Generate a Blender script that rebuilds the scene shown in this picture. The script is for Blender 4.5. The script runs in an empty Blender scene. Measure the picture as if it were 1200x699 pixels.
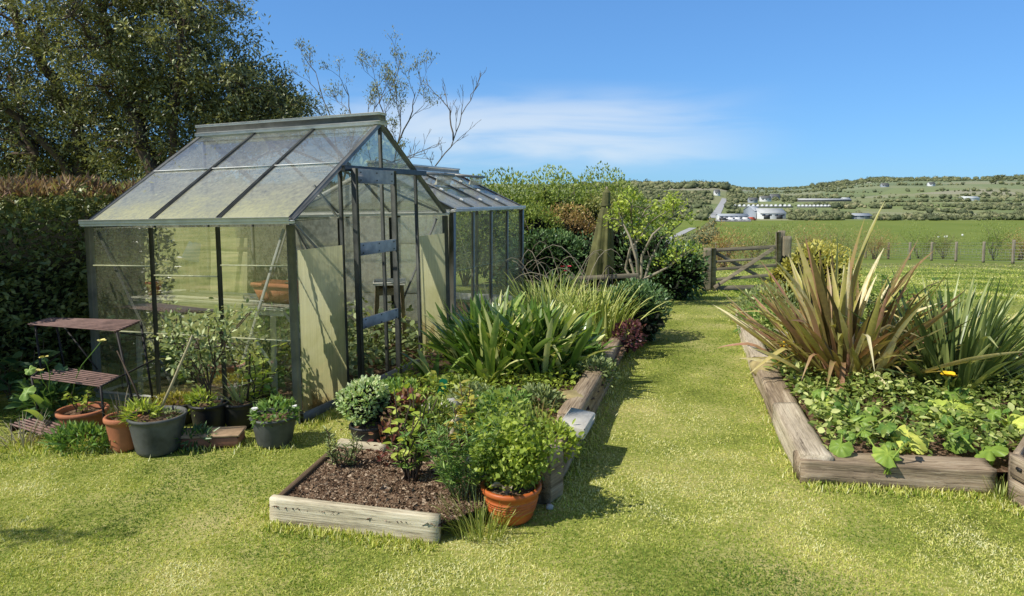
import bpy, math, random
import numpy as np
from math import pi, sin, cos, tan, radians, sqrt, atan2
from mathutils import Vector, Matrix

random.seed(11)
rng = np.random.default_rng(11)
scene = bpy.context.scene
COL = scene.collection

# ------------------------------------------------------------------ camera numbers
F_PX, PITCH, CAM_H, CY = 815.0, 0.074, 1.63, 283.0
cp, sp = cos(PITCH), sin(PITCH)

def smooth(a, b, x):
    t = np.clip((np.asarray(x, float) - a) / (b - a), 0, 1)
    return t * t * (3 - 2 * t)

PY = np.array([-100, 7, 9, 11, 14, 20, 32, 60, 100, 180, 280, 430, 560, 800, 1300, 2000, 3000, 6000, 9000], float)
PZ = np.array([0, 0, -.05, -.16, -.41, -.88, -1.85, -4.1, -7.2, -13.4, -19.5, -17.6, -17.5, -16.0, -11.0, -4.0, -1.0, 2.0, 2.0], float)

def H(x, y):
    """height of the terrain"""
    x = np.asarray(x, float); y = np.asarray(y, float)
    z = np.interp(y, PY, PZ)
    b = x / np.maximum(y, 1.0)
    right = smooth(.38, .56, b) * smooth(900, 1800, y) * 30 + smooth(.3, .5, b) * smooth(1700, 2600, y) * 8
    left = (1 - smooth(.29, .34, b)) * smooth(700, 1500, y) * 19
    mid = smooth(1500, 2600, y) * 4
    roll = (np.sin(x * .011 + 1.3) * np.cos(y * .008) * 2.0) * smooth(500, 1000, y)
    return z + right + left + mid + roll

def ray(px, py):
    u = (px - 600) / F_PX; v = (CY - py) / F_PX
    return np.array([u, cp + v * sp, -sp + v * cp])

def at(px, py, Y):
    """a point of the place at distance Y along the view"""
    d = ray(px, py); t = Y / d[1]
    return Vector((d[0] * t, Y, CAM_H + d[2] * t))

def P(px, py, dz=0.0):
    """where the line of sight meets the ground (raised by dz)"""
    d = ray(px, py); d = d / d[1]
    lo = 1.0; t = 1.0
    while t < 9000:
        if CAM_H + d[2] * t < float(H(d[0] * t, t)) + dz: break
        lo = t; t *= 1.01
    hi = t
    for _ in range(40):
        m = (lo + hi) / 2
        if CAM_H + d[2] * m < float(H(d[0] * m, m)) + dz: hi = m
        else: lo = m
    return Vector((d[0] * hi, hi, float(H(d[0] * hi, hi)) + dz))

def hh(x, y): return float(H(x, y))

# ------------------------------------------------------------------ noise
def _hash(ix, iy, s):
    n = (ix.astype(np.int64) * 374761393 + iy.astype(np.int64) * 668265263 + s * 1442695041) & 0x7fffffff
    n = (n ^ (n >> 13)) * 1274126177 & 0x7fffffff
    return ((n ^ (n >> 16)) & 0xffff) / 65535.0

def vnoise(x, y, s=0):
    x = np.asarray(x, float); y = np.asarray(y, float)
    ix = np.floor(x); iy = np.floor(y); fx = x - ix; fy = y - iy
    fx = fx * fx * (3 - 2 * fx); fy = fy * fy * (3 - 2 * fy)
    a = _hash(ix, iy, s); b = _hash(ix + 1, iy, s); c = _hash(ix, iy + 1, s); d = _hash(ix + 1, iy + 1, s)
    return (a * (1 - fx) + b * fx) * (1 - fy) + (c * (1 - fx) + d * fx) * fy

def fbm(x, y, s=0, o=4):
    r = 0; a = .5; tot = 0
    for i in range(o):
        r = r + a * vnoise(x * 2 ** i, y * 2 ** i, s + i * 17); tot += a; a *= .5
    return r / tot

def inpoly(x, y, poly):
    x = np.asarray(x); y = np.asarray(y); r = np.zeros(x.shape, bool)
    n = len(poly)
    for i in range(n):
        x0, y0 = poly[i][0], poly[i][1]; x1, y1 = poly[(i + 1) % n][0], poly[(i + 1) % n][1]
        c = ((y0 > y) != (y1 > y)) & (x < (x1 - x0) * (y - y0) / (y1 - y0 + 1e-12) + x0)
        r ^= c
    return r

# ------------------------------------------------------------------ mesh builder
class MB:
    def __init__(s): s.V = []; s.A = []; s.Fq = {}; s.n = 0
    def add(s, v, f, val=.5):
        v = np.asarray(v, float).reshape(-1, 3); k = len(v)
        s.V.append(v)
        a = np.asarray(val, float)
        s.A.append(np.full(k, float(a)) if a.ndim == 0 else a.reshape(-1))
        if isinstance(f, np.ndarray): f = [f]
        groups = {}
        for q in f:
            if isinstance(q, np.ndarray) and q.ndim == 2: s.Fq.setdefault(q.shape[1], []).append(q + s.n)
            else: groups.setdefault(len(q), []).append(q)
        for kk, q in groups.items(): s.Fq.setdefault(kk, []).append(np.array(q, int) + s.n)
        s.n += k
        return s
    def box(s, c, size, rot=None, val=.5, bev=0.0):
        hx, hy, hz = [q / 2 for q in size]
        if bev > 0:
            b = min(bev, hx * .9, hy * .9, hz * .9); v = []; 
            for sx in (-1, 1):
                for sy in (-1, 1):
                    for sz in (-1, 1):
                        v += [(sx * hx, sy * (hy - b), sz * (hz - b)), (sx * (hx - b), sy * hy, sz * (hz - b)), (sx * (hx - b), sy * (hy - b), sz * hz)]
            def I(x, y, z, k): return (((x > 0) * 4) + ((y > 0) * 2) + (z > 0)) * 3 + k
            f = []
            for q in (-1, 1):
                f.append([I(q, -1, -1, 0), I(q, 1, -1, 0), I(q, 1, 1, 0), I(q, -1, 1, 0)][::q])
                f.append([I(-1, q, -1, 1), I(-1, q, 1, 1), I(1, q, 1, 1), I(1, q, -1, 1)][::q])
                f.append([I(-1, -1, q, 2), I(1, -1, q, 2), I(1, 1, q, 2), I(-1, 1, q, 2)][::q])
            for a in (-1, 1):
                for b2 in (-1, 1):
                    f.append([I(a, b2, -1, 0), I(a, b2, 1, 0), I(a, b2, 1, 1), I(a, b2, -1, 1)])
                    f.append([I(a, -1, b2, 0), I(a, 1, b2, 0), I(a, 1, b2, 2), I(a, -1, b2, 2)])
                    f.append([I(-1, a, b2, 1), I(1, a, b2, 1), I(1, a, b2, 2), I(-1, a, b2, 2)])
                    for c2 in (-1, 1): f.append([I(a, b2, c2, 0), I(a, b2, c2, 1), I(a, b2, c2, 2)])
            v = np.array(v)
        else:
            v = np.array([(x, y, z) for x in (-hx, hx) for y in (-hy, hy) for z in (-hz, hz)])
            f = [[0, 1, 3, 2], [4, 6, 7, 5], [0, 4, 5, 1], [2, 3, 7, 6], [0, 2, 6, 4], [1, 5, 7, 3]]
        if rot is not None: v = v @ np.array(rot.to_3x3() if hasattr(rot, 'to_3x3') else rot).T
        return s.add(v + np.array(c), f, val)
    def beam(s, p0, p1, w, d, up=(0, 0, 1), val=.5, bev=0.0):
        """box from p0 to p1; w across, d along 'up'"""
        p0 = Vector(p0); p1 = Vector(p1); x = (p1 - p0); L = x.length; x.normalize()
        up = Vector(up)
        if abs(x.dot(up.normalized())) > .98: up = Vector((0, 1, 0))
        y = up.cross(x).normalized(); z = x.cross(y)
        R = Matrix((x, y, z)).transposed()
        return s.box((p0 + p1) / 2, (L, w, d), R, val, bev)
    def tube(s, pts, rad, n=6, val=.5, cap=True):
        pts = np.array([tuple(p) for p in pts], float); m = len(pts)
        rad = np.full(m, rad) if np.ndim(rad) == 0 else np.asarray(rad, float)
        t = np.gradient(pts, axis=0); t /= np.linalg.norm(t, axis=1)[:, None] + 1e-12
        ref = np.array([0, 0, 1.]) if abs(t[0][2]) < .9 else np.array([1., 0, 0])
        V = []
        u = np.cross(t[0], ref); u /= np.linalg.norm(u)
        ang = np.arange(n) * 2 * pi / n
        for i in range(m):
            u = u - t[i] * (u @ t[i]); u /= np.linalg.norm(u) + 1e-12
            w = np.cross(t[i], u)
            V.append(pts[i] + rad[i] * (np.cos(ang)[:, None] * u + np.sin(ang)[:, None] * w))
        V = np.concatenate(V)
        i = np.arange(m - 1)[:, None] * n; j = np.arange(n)[None]; k = (j + 1) % n
        f = np.stack([i + j, i + k, i + n + k, i + n + j], -1).reshape(-1, 4)
        fs = [f]
        if cap: fs += [list(range(n))[::-1], list(range((m - 1) * n, m * n))]
        return s.add(V, fs, val)
    def lathe(s, prof, n=28, c=(0, 0, 0), val=.5):
        prof = np.array(prof, float); m = len(prof); a = np.arange(n) * 2 * pi / n
        V = np.stack([prof[:, 0][:, None] * np.cos(a), prof[:, 0][:, None] * np.sin(a), np.repeat(prof[:, 1][:, None], n, 1)], -1).reshape(-1, 3)
        i = np.arange(m - 1)[:, None] * n; j = np.arange(n)[None]; k = (j + 1) % n
        f = np.stack([i + j, i + k, i + n + k, i + n + j], -1).reshape(-1, 4)
        return s.add(V + np.array(c), f, val)
    def inst(s, tv, tf, pos, R, sc, val):
        """many copies of a small shape: pos (N,3), R (N,3,3) columns = axes, sc (N,) or (N,3), val (N,)"""
        tv = np.asarray(tv, float); N = len(pos); k = len(tv)
        sc = np.asarray(sc, float); sc = sc[:, None] if sc.ndim == 1 else sc
        V = np.einsum('nij,nkj->nki', R, tv[None] * sc[:, None, :]) + np.asarray(pos)[:, None, :]
        off = (np.arange(N) * k)[:, None, None]
        fs = []
        by = {}
        for q in tf: by.setdefault(len(q), []).append(q)
        for kk, q in by.items(): fs.append((np.array(q)[None] + off).reshape(-1, kk))
        return s.add(V.reshape(-1, 3), fs, np.repeat(np.asarray(val, float), k))
    def build(s, name, mat, parent=None, loc=None, rot=None, shade=False):
        me = bpy.data.meshes.new(name)
        V = np.concatenate(s.V) if s.V else np.zeros((0, 3)); A = np.concatenate(s.A)
        me.vertices.add(len(V)); me.vertices.foreach_set('co', V.astype(np.float32).ravel())
        loops = []; starts = []; n = 0
        for k, arrs in s.Fq.items():
            a = np.concatenate(arrs); loops.append(a.ravel()); starts.append(n + np.arange(len(a)) * k); n += a.size
        loops = np.concatenate(loops).astype(np.int32); starts = np.concatenate(starts).astype(np.int32)
        me.loops.add(len(loops)); me.loops.foreach_set('vertex_index', loops)
        me.polygons.add(len(starts)); me.polygons.foreach_set('loop_start', starts)
        me.update(calc_edges=True)
        at_ = me.attributes.new('v', 'FLOAT', 'POINT'); at_.data.foreach_set('value', A.astype(np.float32))
        if shade: me.polygons.foreach_set('use_smooth', np.ones(len(starts), bool))
        me.materials.append(mat)
        o = bpy.data.objects.new(name, me); COL.objects.link(o)
        if parent is not None: o.parent = parent
        if loc is not None: o.location = loc
        if rot is not None: o.rotation_euler = rot
        return o

def tag(o, label=None, cat=None, group=None, kind=None):
    if label: o['label'] = label
    if cat: o['category'] = cat
    if group: o['group'] = group
    if kind: o['kind'] = kind
    return o

def thing(name, label, cat, loc=(0, 0, 0), rz=0.0, group=None):
    o = bpy.data.objects.new(name, None); COL.objects.link(o)
    o.empty_display_size = .1; o.location = loc; o.rotation_euler = (0, 0, rz)
    return tag(o, label, cat, group)

def dup(root, loc, rz=0.0, label=None, sc=None, group=None):
    r = root.copy(); COL.objects.link(r); r.location = loc; r.rotation_euler = (0, 0, rz)
    if label: r['label'] = label
    if group: r['group'] = group
    if sc: r.scale = (sc, sc, sc)
    for ch in list(root.children):
        c = ch.copy(); COL.objects.link(c); c.parent = r
        for g in list(ch.children):
            d = g.copy(); COL.objects.link(d); d.parent = c
    return r

# ------------------------------------------------------------------ materials
class NT:
    def __init__(s, name):
        s.m = bpy.data.materials.new(name); s.m.use_nodes = True; s.t = s.m.node_tree; s.t.nodes.clear()
        s.out = s.n('ShaderNodeOutputMaterial')
    def n(s, typ, **kw):
        nd = s.t.nodes.new(typ)
        for k, v in kw.items():
            if k.startswith('i_'):
                key = k[2:]; key = int(key) if key.isdigit() else key.replace('_', ' ')
                if hasattr(v, 'is_linked') or isinstance(v, bpy.types.NodeSocket): s.t.links.new(v, nd.inputs[key])
                else: nd.inputs[key].default_value = v
            else: setattr(nd, k, v)
        return nd
    def link(s, a, b): s.t.links.new(a, b)
    def ramp(s, fac, stops, interp='LINEAR'):
        r = s.n('ShaderNodeValToRGB'); r.color_ramp.interpolation = interp
        e = r.color_ramp.elements
        while len(e) < len(stops): e.new(.5)
        for q, (p, c) in zip(e, stops): q.position = p; q.color = (c[0], c[1], c[2], 1)
        if fac is not None: s.link(fac, r.inputs[0])
        return r.outputs[0]
    def math(s, op, a, b=None, clamp=False):
        m = s.n('ShaderNodeMath', operation=op, use_clamp=clamp)
        for i, q in enumerate((a, b)):
            if q is None: continue
            if isinstance(q, bpy.types.NodeSocket): s.link(q, m.inputs[i])
            else: m.inputs[i].default_value = q
        return m.outputs[0]
    def mix(s, f, a, b, blend='MIX'):
        m = s.n('ShaderNodeMix', data_type='RGBA', blend_type=blend)
        for i, q in ((0, f), (6, a), (7, b)):
            if isinstance(q, bpy.types.NodeSocket): s.link(q, m.inputs[i])
            elif i == 0: m.inputs[0].default_value = q
            else: m.inputs[i].default_value = (q[0], q[1], q[2], 1)
        return m.outputs[2]
    def noise(s, scale, detail=4, rough=.55, vec=None, dist=0):
        q = s.n('ShaderNodeTexNoise'); q.inputs['Scale'].default_value = scale; q.inputs['Detail'].default_value = detail
        q.inputs['Roughness'].default_value = rough; q.inputs['Distortion'].default_value = dist
        if vec is not None: s.link(vec, q.inputs['Vector'])
        return q.outputs[0]
    def vec(s, kind='Object', scale=(1, 1, 1)):
        tc = s.n('ShaderNodeTexCoord'); mp = s.n('ShaderNodeMapping'); mp.inputs['Scale'].default_value = scale
        s.link(tc.outputs[kind], mp.inputs[0]); return mp.outputs[0]
    def attr(s): return s.n('ShaderNodeAttribute', attribute_name='v').outputs['Fac']
    def pos(s): return s.n('ShaderNodeNewGeometry').outputs['Position']
    def principled(s, col, rough=.6, metal=0.0, spec=.4, bump=None, bstr=.3, bdist=.01):
        p = s.n('ShaderNodeBsdfPrincipled')
        if isinstance(col, bpy.types.NodeSocket): s.link(col, p.inputs['Base Color'])
        else: p.inputs['Base Color'].default_value = (*col, 1)
        if isinstance(rough, bpy.types.NodeSocket): s.link(rough, p.inputs['Roughness'])
        else: p.inputs['Roughness'].default_value = rough
        p.inputs['Metallic'].default_value = metal; p.inputs['Specular IOR Level'].default_value = spec
        if bump is not None:
            b = s.n('ShaderNodeBump'); b.inputs['Strength'].default_value = bstr; b.inputs['Distance'].default_value = bdist
            s.link(bump, b.inputs['Height']); s.link(b.outputs[0], p.inputs['Normal'])
        return p.outputs[0]
    def mixsh(s, f, a, b):
        m = s.n('ShaderNodeMixShader')
        if isinstance(f, bpy.types.NodeSocket): s.link(f, m.inputs[0])
        else: m.inputs[0].default_value = f
        s.link(a, m.inputs[1]); s.link(b, m.inputs[2]); return m.outputs[0]
    def done(s, sh): s.link(sh, s.out.inputs[0]); return s.m

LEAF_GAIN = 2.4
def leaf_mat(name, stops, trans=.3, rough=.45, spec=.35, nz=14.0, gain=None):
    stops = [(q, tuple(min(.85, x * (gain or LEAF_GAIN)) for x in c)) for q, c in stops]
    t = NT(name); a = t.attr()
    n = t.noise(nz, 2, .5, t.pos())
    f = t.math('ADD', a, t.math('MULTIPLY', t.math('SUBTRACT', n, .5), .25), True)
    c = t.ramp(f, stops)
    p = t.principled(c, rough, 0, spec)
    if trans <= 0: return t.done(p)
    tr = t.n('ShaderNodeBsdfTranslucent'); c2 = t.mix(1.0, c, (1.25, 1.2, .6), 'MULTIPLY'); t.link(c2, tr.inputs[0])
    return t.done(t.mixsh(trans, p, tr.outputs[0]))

def wood_mat(name, c0, c1, c2, sc=1.0, rough=.85, bstr=.6):
    """weathered timber, grain along local X"""
    t = NT(name)
    v = t.vec('Object', (2.5 * sc, 70 * sc, 70 * sc)); g = t.noise(1.0, 7, .7, v, 1.2)
    v2 = t.vec('Object', (2.2 * sc, 9 * sc, 9 * sc)); g2 = t.noise(1.0, 4, .6, v2)
    v3 = t.vec('Object', (3.2 * sc, 130 * sc, 130 * sc)); g3 = t.noise(1.0, 4, .75, v3, .8)
    f = t.math('ADD', t.math('MULTIPLY', g, .6), t.math('MULTIPLY', g2, .4))
    c = t.ramp(f, [(.34, c0), (.5, c1), (.66, c2)])
    crack = t.ramp(g3, [(.33, (.08, .06, .05)), (.43, (1, 1, 1))])
    c = t.mix(.8, c, crack, 'MULTIPLY')
    b = t.math('ADD', g, t.math('MULTIPLY', g3, .6))
    return t.done(t.principled(c, rough, 0, .2, b, bstr, .008))

def plain_mat(name, col, rough=.6, metal=0.0, var=.25, scale=9.0, spec=.4, bstr=.15, dark=None):
    t = NT(name); n = t.noise(scale, 5, .6, t.pos())
    d = dark or tuple(q * (1 - var) for q in col); l = tuple(min(1, q * (1 + var)) for q in col)
    c = t.ramp(n, [(.3, d), (.5, col), (.7, l)])
    n2 = t.noise(scale * 9, 2, .5, t.pos())
    return t.done(t.principled(c, rough, metal, spec, n2, bstr, .004))

def glass_mat(name, dirt, algae, moss=.5, tint=(.95, .97, .94), moss_col=(.42, .42, .16), gloss_r=.02, scale=5.0, lo=.35, hi=.75, refl=.6, footp=5.0):
    """a single sheet of old horticultural glass: see-through, reflecting, with a film of dirt;
       'v' runs from 0 at the foot of the pane to 1 at its head"""
    t = NT(name); p = t.pos()
    n = t.noise(scale, 7, .68, p, .3); nf = t.noise(scale * 9, 3, .7, p)
    st = t.noise(1.0, 4, .6, t.vec('Object', (26, 26, 2.2)))
    f = t.math('ADD', t.math('MULTIPLY', n, .55), t.math('ADD', t.math('MULTIPLY', nf, .25), t.math('MULTIPLY', st, .2)))
    mr = t.n('ShaderNodeMapRange', i_1=lo, i_2=hi, i_3=dirt * .35, i_4=min(1, dirt * 1.5)); t.link(f, mr.inputs[0])
    a = t.attr()
    foot = t.math('MULTIPLY', t.math('POWER', t.math('SUBTRACT', 1.0, a, True), footp), moss)
    footn = t.math('MULTIPLY', foot, t.math('MULTIPLY', t.math('ADD', nf, .3), t.math('ADD', n, .35)))
    fac = t.math('ADD', mr.outputs[0], footn, True)
    col = t.mix(t.math('MULTIPLY', footn, 1.4, True), t.ramp(nf, [(.3, tuple(q * .75 for q in algae)), (.7, tuple(min(1, q * 1.2) for q in algae))]), moss_col)
    tr = t.n('ShaderNodeBsdfTransparent'); tr.inputs[0].default_value = (*tint, 1)
    gl = t.n('ShaderNodeBsdfGlossy'); gl.inputs['Roughness'].default_value = gloss_r; gl.inputs[0].default_value = (1, 1, 1, 1)
    fr = t.n('ShaderNodeFresnel'); fr.inputs[0].default_value = 1.5
    clean = t.mixsh(t.math('MULTIPLY', fr.outputs[0], refl), tr.outputs[0], gl.outputs[0])
    df = t.n('ShaderNodeBsdfDiffuse'); t.link(col, df.inputs[0]); tl = t.n('ShaderNodeBsdfTranslucent'); t.link(col, tl.inputs[0])
    film = t.mixsh(.55, df.outputs[0], tl.outputs[0])
    return t.done(t.mixsh(fac, clean, film))
# ------------------------------------------------------------------ plant shapes
LEAF4 = ([(0, 0, 0), (.5, .45, .14), (0, 1, -.05), (-.5, .45, .14), (0, .5, 0)], [(0, 1, 4), (1, 2, 4), (2, 3, 4), (3, 0, 4)])
OVAL = ([(0, 0, 0), (.38, .25, .06), (.5, .55, .1), (.3, .85, .03), (0, 1, -.08), (-.3, .85, .03), (-.5, .55, .1), (-.38, .25, .06), (0, .5, 0)],
        [(0, 1, 8), (1, 2, 8), (2, 3, 8), (3, 4, 8), (4, 5, 8), (5, 6, 8), (6, 7, 8), (7, 0, 8)])
TRI = ([(-.5, 0, 0), (.5, 0, 0), (.1, 1, .2)], [(0, 1, 2)])
QUAD = ([(0, 0, 0), (.5, .5, .1), (0, 1, 0), (-.5, .5, .1)], [(0, 1, 2, 3)])

def unit(v): return v / (np.linalg.norm(v, axis=-1, keepdims=True) + 1e-12)

def frames(d, up_jit=.6, r=rng):
    """rotation matrices whose Y axis is d, Z roughly up"""
    d = unit(d); N = len(d)
    z = np.array([0, 0, 1.]) + r.normal(0, up_jit, (N, 3))
    x = unit(np.cross(d, z)); z = np.cross(x, d)
    return np.stack([x, d, z], -1)

def leaves(mb, pos, d, L, W, val, tmpl=LEAF4, jit=.6):
    N = len(pos); L = np.broadcast_to(L, N); W = np.broadcast_to(W, N)
    sc = np.stack([W, L, L * .6], -1)
    return mb.inst(tmpl[0], tmpl[1], pos, frames(d, jit), sc, val)

def lump(c, r, n, seed=0, shell=.35, lobes=9, amp=.35):
    """points and outward directions filling the outer part of an uneven mound"""
    g = np.random.default_rng(seed)
    d = unit(g.normal(size=(n, 3)))
    ld = unit(g.normal(size=(lobes, 3))); la = g.uniform(-amp, amp, lobes)
    k = 1 + (np.exp(-(1 - d @ ld.T) * 5) * la).sum(1)
    rad = k * (1 - shell * g.random(n) ** 1.3)
    p = np.array(c) + d * rad[:, None] * np.array(r)
    return p, d, rad, g

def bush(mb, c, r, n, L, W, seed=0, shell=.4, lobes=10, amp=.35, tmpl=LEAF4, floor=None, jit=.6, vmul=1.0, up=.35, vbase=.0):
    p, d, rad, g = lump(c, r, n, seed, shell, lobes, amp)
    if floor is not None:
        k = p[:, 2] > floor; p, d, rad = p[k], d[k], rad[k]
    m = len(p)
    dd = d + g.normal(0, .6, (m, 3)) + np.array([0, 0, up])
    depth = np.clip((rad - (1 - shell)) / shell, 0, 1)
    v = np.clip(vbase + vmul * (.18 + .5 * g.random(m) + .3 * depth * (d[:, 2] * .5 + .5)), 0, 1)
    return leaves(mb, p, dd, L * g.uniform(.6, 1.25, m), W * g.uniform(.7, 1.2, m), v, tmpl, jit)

def strap(mb, base, az, t0, t1, L, w, nseg=8, val=.5, fold=.3, prof='sword', twist=0.0, kink=None, power=1.6):
    """one long leaf: leans t0 from vertical at its foot and t1 at its tip"""
    t = np.linspace(0, 1, nseg + 1)
    th = t0 + (t1 - t0) * t ** power
    if kink: th = th + (t > kink[0]) * kink[1]
    ds = L / nseg
    hx = np.cumsum(np.r_[0, np.sin((th[1:] + th[:-1]) / 2) * ds]); hz = np.cumsum(np.r_[0, np.cos((th[1:] + th[:-1]) / 2) * ds])
    h = np.array([cos(az), sin(az), 0]); s0 = np.array([-sin(az), cos(az), 0])
    c = np.array(base) + hx[:, None] * h + hz[:, None] * np.array([0, 0, 1.])
    tang = np.sin(th)[:, None] * h + np.cos(th)[:, None] * np.array([0, 0, 1.])
    nrm = np.cross(tang, s0)
    tw = twist * t
    side = np.cos(tw)[:, None] * s0 + np.sin(tw)[:, None] * nrm
    nn = np.cross(tang, side)
    if prof == 'sword': wp = np.minimum(1, .55 + 1.6 * t) * np.clip((1 - t) * 3.2, 0.02, 1) ** .8
    elif prof == 'grass': wp = (1 - t) ** .7 * .9 + .05
    else: wp = np.minimum(1, .6 + 1.2 * t) * np.sqrt(np.clip(1 - t ** 5, 0.01, 1))
    wv = (w / 2 * wp)[:, None]
    V = np.stack([c - side * wv + nn * fold * wv, c, c + side * wv + nn * fold * wv], 1).reshape(-1, 3)
    i = np.arange(nseg)[:, None] * 3
    f = np.concatenate([np.concatenate([i, i + 1, i + 4, i + 3], 1), np.concatenate([i + 1, i + 2, i + 5, i + 4], 1)])
    va = np.clip(val + np.repeat((t - .4) * .18, 3), 0, 1)
    mb.add(V, f, va)

def strap_clump(mb, n, L, w, r0, t0, t1, seed, c=(0, 0, 0), prof='sword', fold=.3, kinkp=0.0, v=(.1, .9), power=1.6, nseg=8, az=(0, 2 * pi)):
    g = random.Random(seed)
    for i in range(n):
        a = g.uniform(*az); q = sqrt(g.random()); rr = q * r0
        lean = g.uniform(*t0) * (.35 + .65 * q)
        strap(mb, (c[0] + cos(a + .3) * rr, c[1] + sin(a + .3) * rr, c[2]), a + g.gauss(0, .25), lean, lean + g.uniform(*t1), g.uniform(*L), w * g.uniform(.7, 1.2), nseg, g.uniform(*v),
              fold, prof, g.gauss(0, .5), (g.uniform(.45, .8), g.uniform(.5, 1.4)) if g.random() < kinkp else None, power)

def twig(a, b, sag=.1, n=6, seed=0, wob=.04):
    g = random.Random(seed); a = Vector(a); b = Vector(b); L = (b - a).length
    pts = []
    for i in range(n + 1):
        t = i / n; p = a.lerp(b, t); p.z += sag * L * sin(pi * t)
        if 0 < i < n: p += Vector((g.gauss(0, wob), g.gauss(0, wob), g.gauss(0, wob))) * L
        pts.append(p)
    return pts

def big_leaf(mb, c, nrm, R, seed, lobes=5, val=.7, ruffle=.09, lobed=.12, aspect=1.0):
    """a broad lobed leaf with raised veins, centred on c"""
    g = random.Random(seed); n = 30
    nrm = Vector(nrm).normalized(); x = nrm.orthogonal().normalized(); y = nrm.cross(x)
    a0 = g.uniform(0, 6.28); V = [c]; A = [val]
    for k, fr in enumerate((.33, .66, 1.0)):
        for i in range(n):
            a = 2 * pi * i / n
            lob = 1 - lobed * fr * (abs(sin(a * lobes / 2)) ** .7) - (.75 * fr * math.exp(-((a - pi) / .22) ** 2))
            r = R * fr * lob * (1 + g.gauss(0, .04))
            z = R * (ruffle * fr * cos(a * lobes + .4) + .16 * (1 - fr) - .25 * fr * fr + g.gauss(0, .03) * fr)
            q = Vector(c) + x * (r * cos(a + a0)) * aspect + y * (r * sin(a + a0)) + nrm * z
            V.append(tuple(q)); A.append(min(1, max(0, val - .12 * (cos(a * lobes) < .75) + g.gauss(0, .04))))
    f = [(0, 1 + i, 1 + (i + 1) % n) for i in range(n)]
    for k in range(2):
        for i in range(n):
            j = (i + 1) % n
            f.append((1 + k * n + i, 1 + (k + 1) * n + i, 1 + (k + 1) * n + j, 1 + k * n + j))
    mb.add(V, f, A)

def sleeper_mb(L, w, h, seed=0, rough=.012, n=36):
    """a weathered timber lying along local X, foot at z = 0, worn edges and uneven faces"""
    g = np.random.default_rng(seed); mb = MB()
    sec = []
    m = 6
    for (x0, y0, x1, y1) in ((-.5, 0, .5, 0), (.5, 0, .5, 1), (.5, 1, -.5, 1), (-.5, 1, -.5, 0)):
        for i in range(m):
            t = (i + .12) / (m - .0) if i == 0 else i / m
            sec.append((x0 + (x1 - x0) * t, y0 + (y1 - y0) * t))
    sec = np.array(sec); k = len(sec)
    xs = np.linspace(-L / 2, L / 2, n)
    V = []
    streak = g.normal(0, 1, k)
    for i, x in enumerate(xs):
        nx = vnoise(np.full(k, x * 2.2 + seed * 3.1), np.arange(k) * .55, seed) - .5
        nf = vnoise(np.full(k, x * 14 + seed), np.arange(k) * .9, seed + 5) - .5
        off = rough * (nx * .8 + nf * .55 + streak * .22)
        c = np.array([0, .5]); dirv = unit(sec - c)
        ysh = rough * .7 * (vnoise(np.array([x * 1.1]), np.array([seed * .7]), 3)[0] - .5)
        y = sec[:, 0] * w + dirv[:, 0] * off + ysh; z = sec[:, 1] * h + dirv[:, 1] * off
        corner = (np.arange(k) % m == 0)
        y = np.where(corner, y * .955, y); z = np.where(corner, (z - h / 2) * .955 + h / 2, z)
        V.append(np.stack([np.full(k, x + (rough * .8 * (g.random() - .5) if i in (0, n - 1) else 0)), y, z], -1))
    V = np.concatenate(V)
    i = np.arange(n - 1)[:, None] * k; j = np.arange(k)[None]; q = (j + 1) % k
    f = np.stack([i + j, i + q, i + k + q, i + k + j], -1).reshape(-1, 4)
    mb.add(V, [f, list(range(k))[::-1], list(range((n - 1) * k, n * k))])
    return mb

def grow(mb, tips, p, d, L, r, depth, g, spread=.6, up=.1, n=5, ratio=.68, kids=(2, 3), droop=0.0, rmin=.004, seg=None):
    """a branching limb; records the ends of its twigs"""
    pts = [Vector(p)]; rad = [r]; dv = Vector(d).normalized()
    m = 5
    for i in range(m):
        dv = (dv + Vector((g.gauss(0, .09), g.gauss(0, .09), g.gauss(0, .07) + up * .15 - droop * .1))).normalized()
        pts.append(pts[-1] + dv * L / m); rad.append(max(rmin, r * (1 - .45 * (i + 1) / m)))
    mb.tube(pts, rad, n if r > .02 else 4, g.random(), cap=False)
    if seg is not None: seg.extend(pts)
    if depth == 0:
        tips.append((pts[-1], dv.copy())); tips.append((pts[3], dv.copy())); return
    for k in range(g.randint(*kids)):
        i = g.choice((2, 3, 4, 5, 5)); a = dv.orthogonal().normalized(); a.rotate(Matrix.Rotation(g.uniform(0, 6.28), 3, dv))
        nd = (dv + a * g.uniform(.5, 1.2) * spread * 1.4 + Vector((0, 0, up))).normalized()
        grow(mb, tips, pts[i], nd, L * ratio * g.uniform(.75, 1.2), rad[i] * g.uniform(.55, .8), depth - 1, g, spread, up, n, ratio, kids, droop, rmin, seg)

# ------------------------------------------------------------------ palette
G = dict
M = {}
M['alu'] = plain_mat('weathered_aluminium', (.25, .25, .23), .5, .35, .3, 7)
M['alu_mid'] = plain_mat('mid_grey_bar', (.30, .31, .28), .5, 0, .3, 8)
M['alu_dark'] = plain_mat('dark_glazing_bar', (.075, .078, .07), .55, .2, .45, 6)
M['white_alu'] = plain_mat('greyed_white_rail', (.5, .5, .44), .5, 0, .3, 12)
M['alu_light'] = plain_mat('pale_aluminium', (.80, .79, .72), .4, 0, .15, 8)
M['galv'] = plain_mat('galvanised_plate', (.46, .42, .36), .65, 0, .3, 12)
M['glass_wall'] = glass_mat('dirty_wall_glass', .045, (.52, .54, .28), .30, moss_col=(.30, .34, .10))
M['glass_roof'] = glass_mat('lichen_roof_glass', .13, (.86, .88, .84), 1.25, moss_col=(.70, .69, .46), scale=3.4, lo=.42, hi=.66, refl=.5, footp=2.0)
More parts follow.
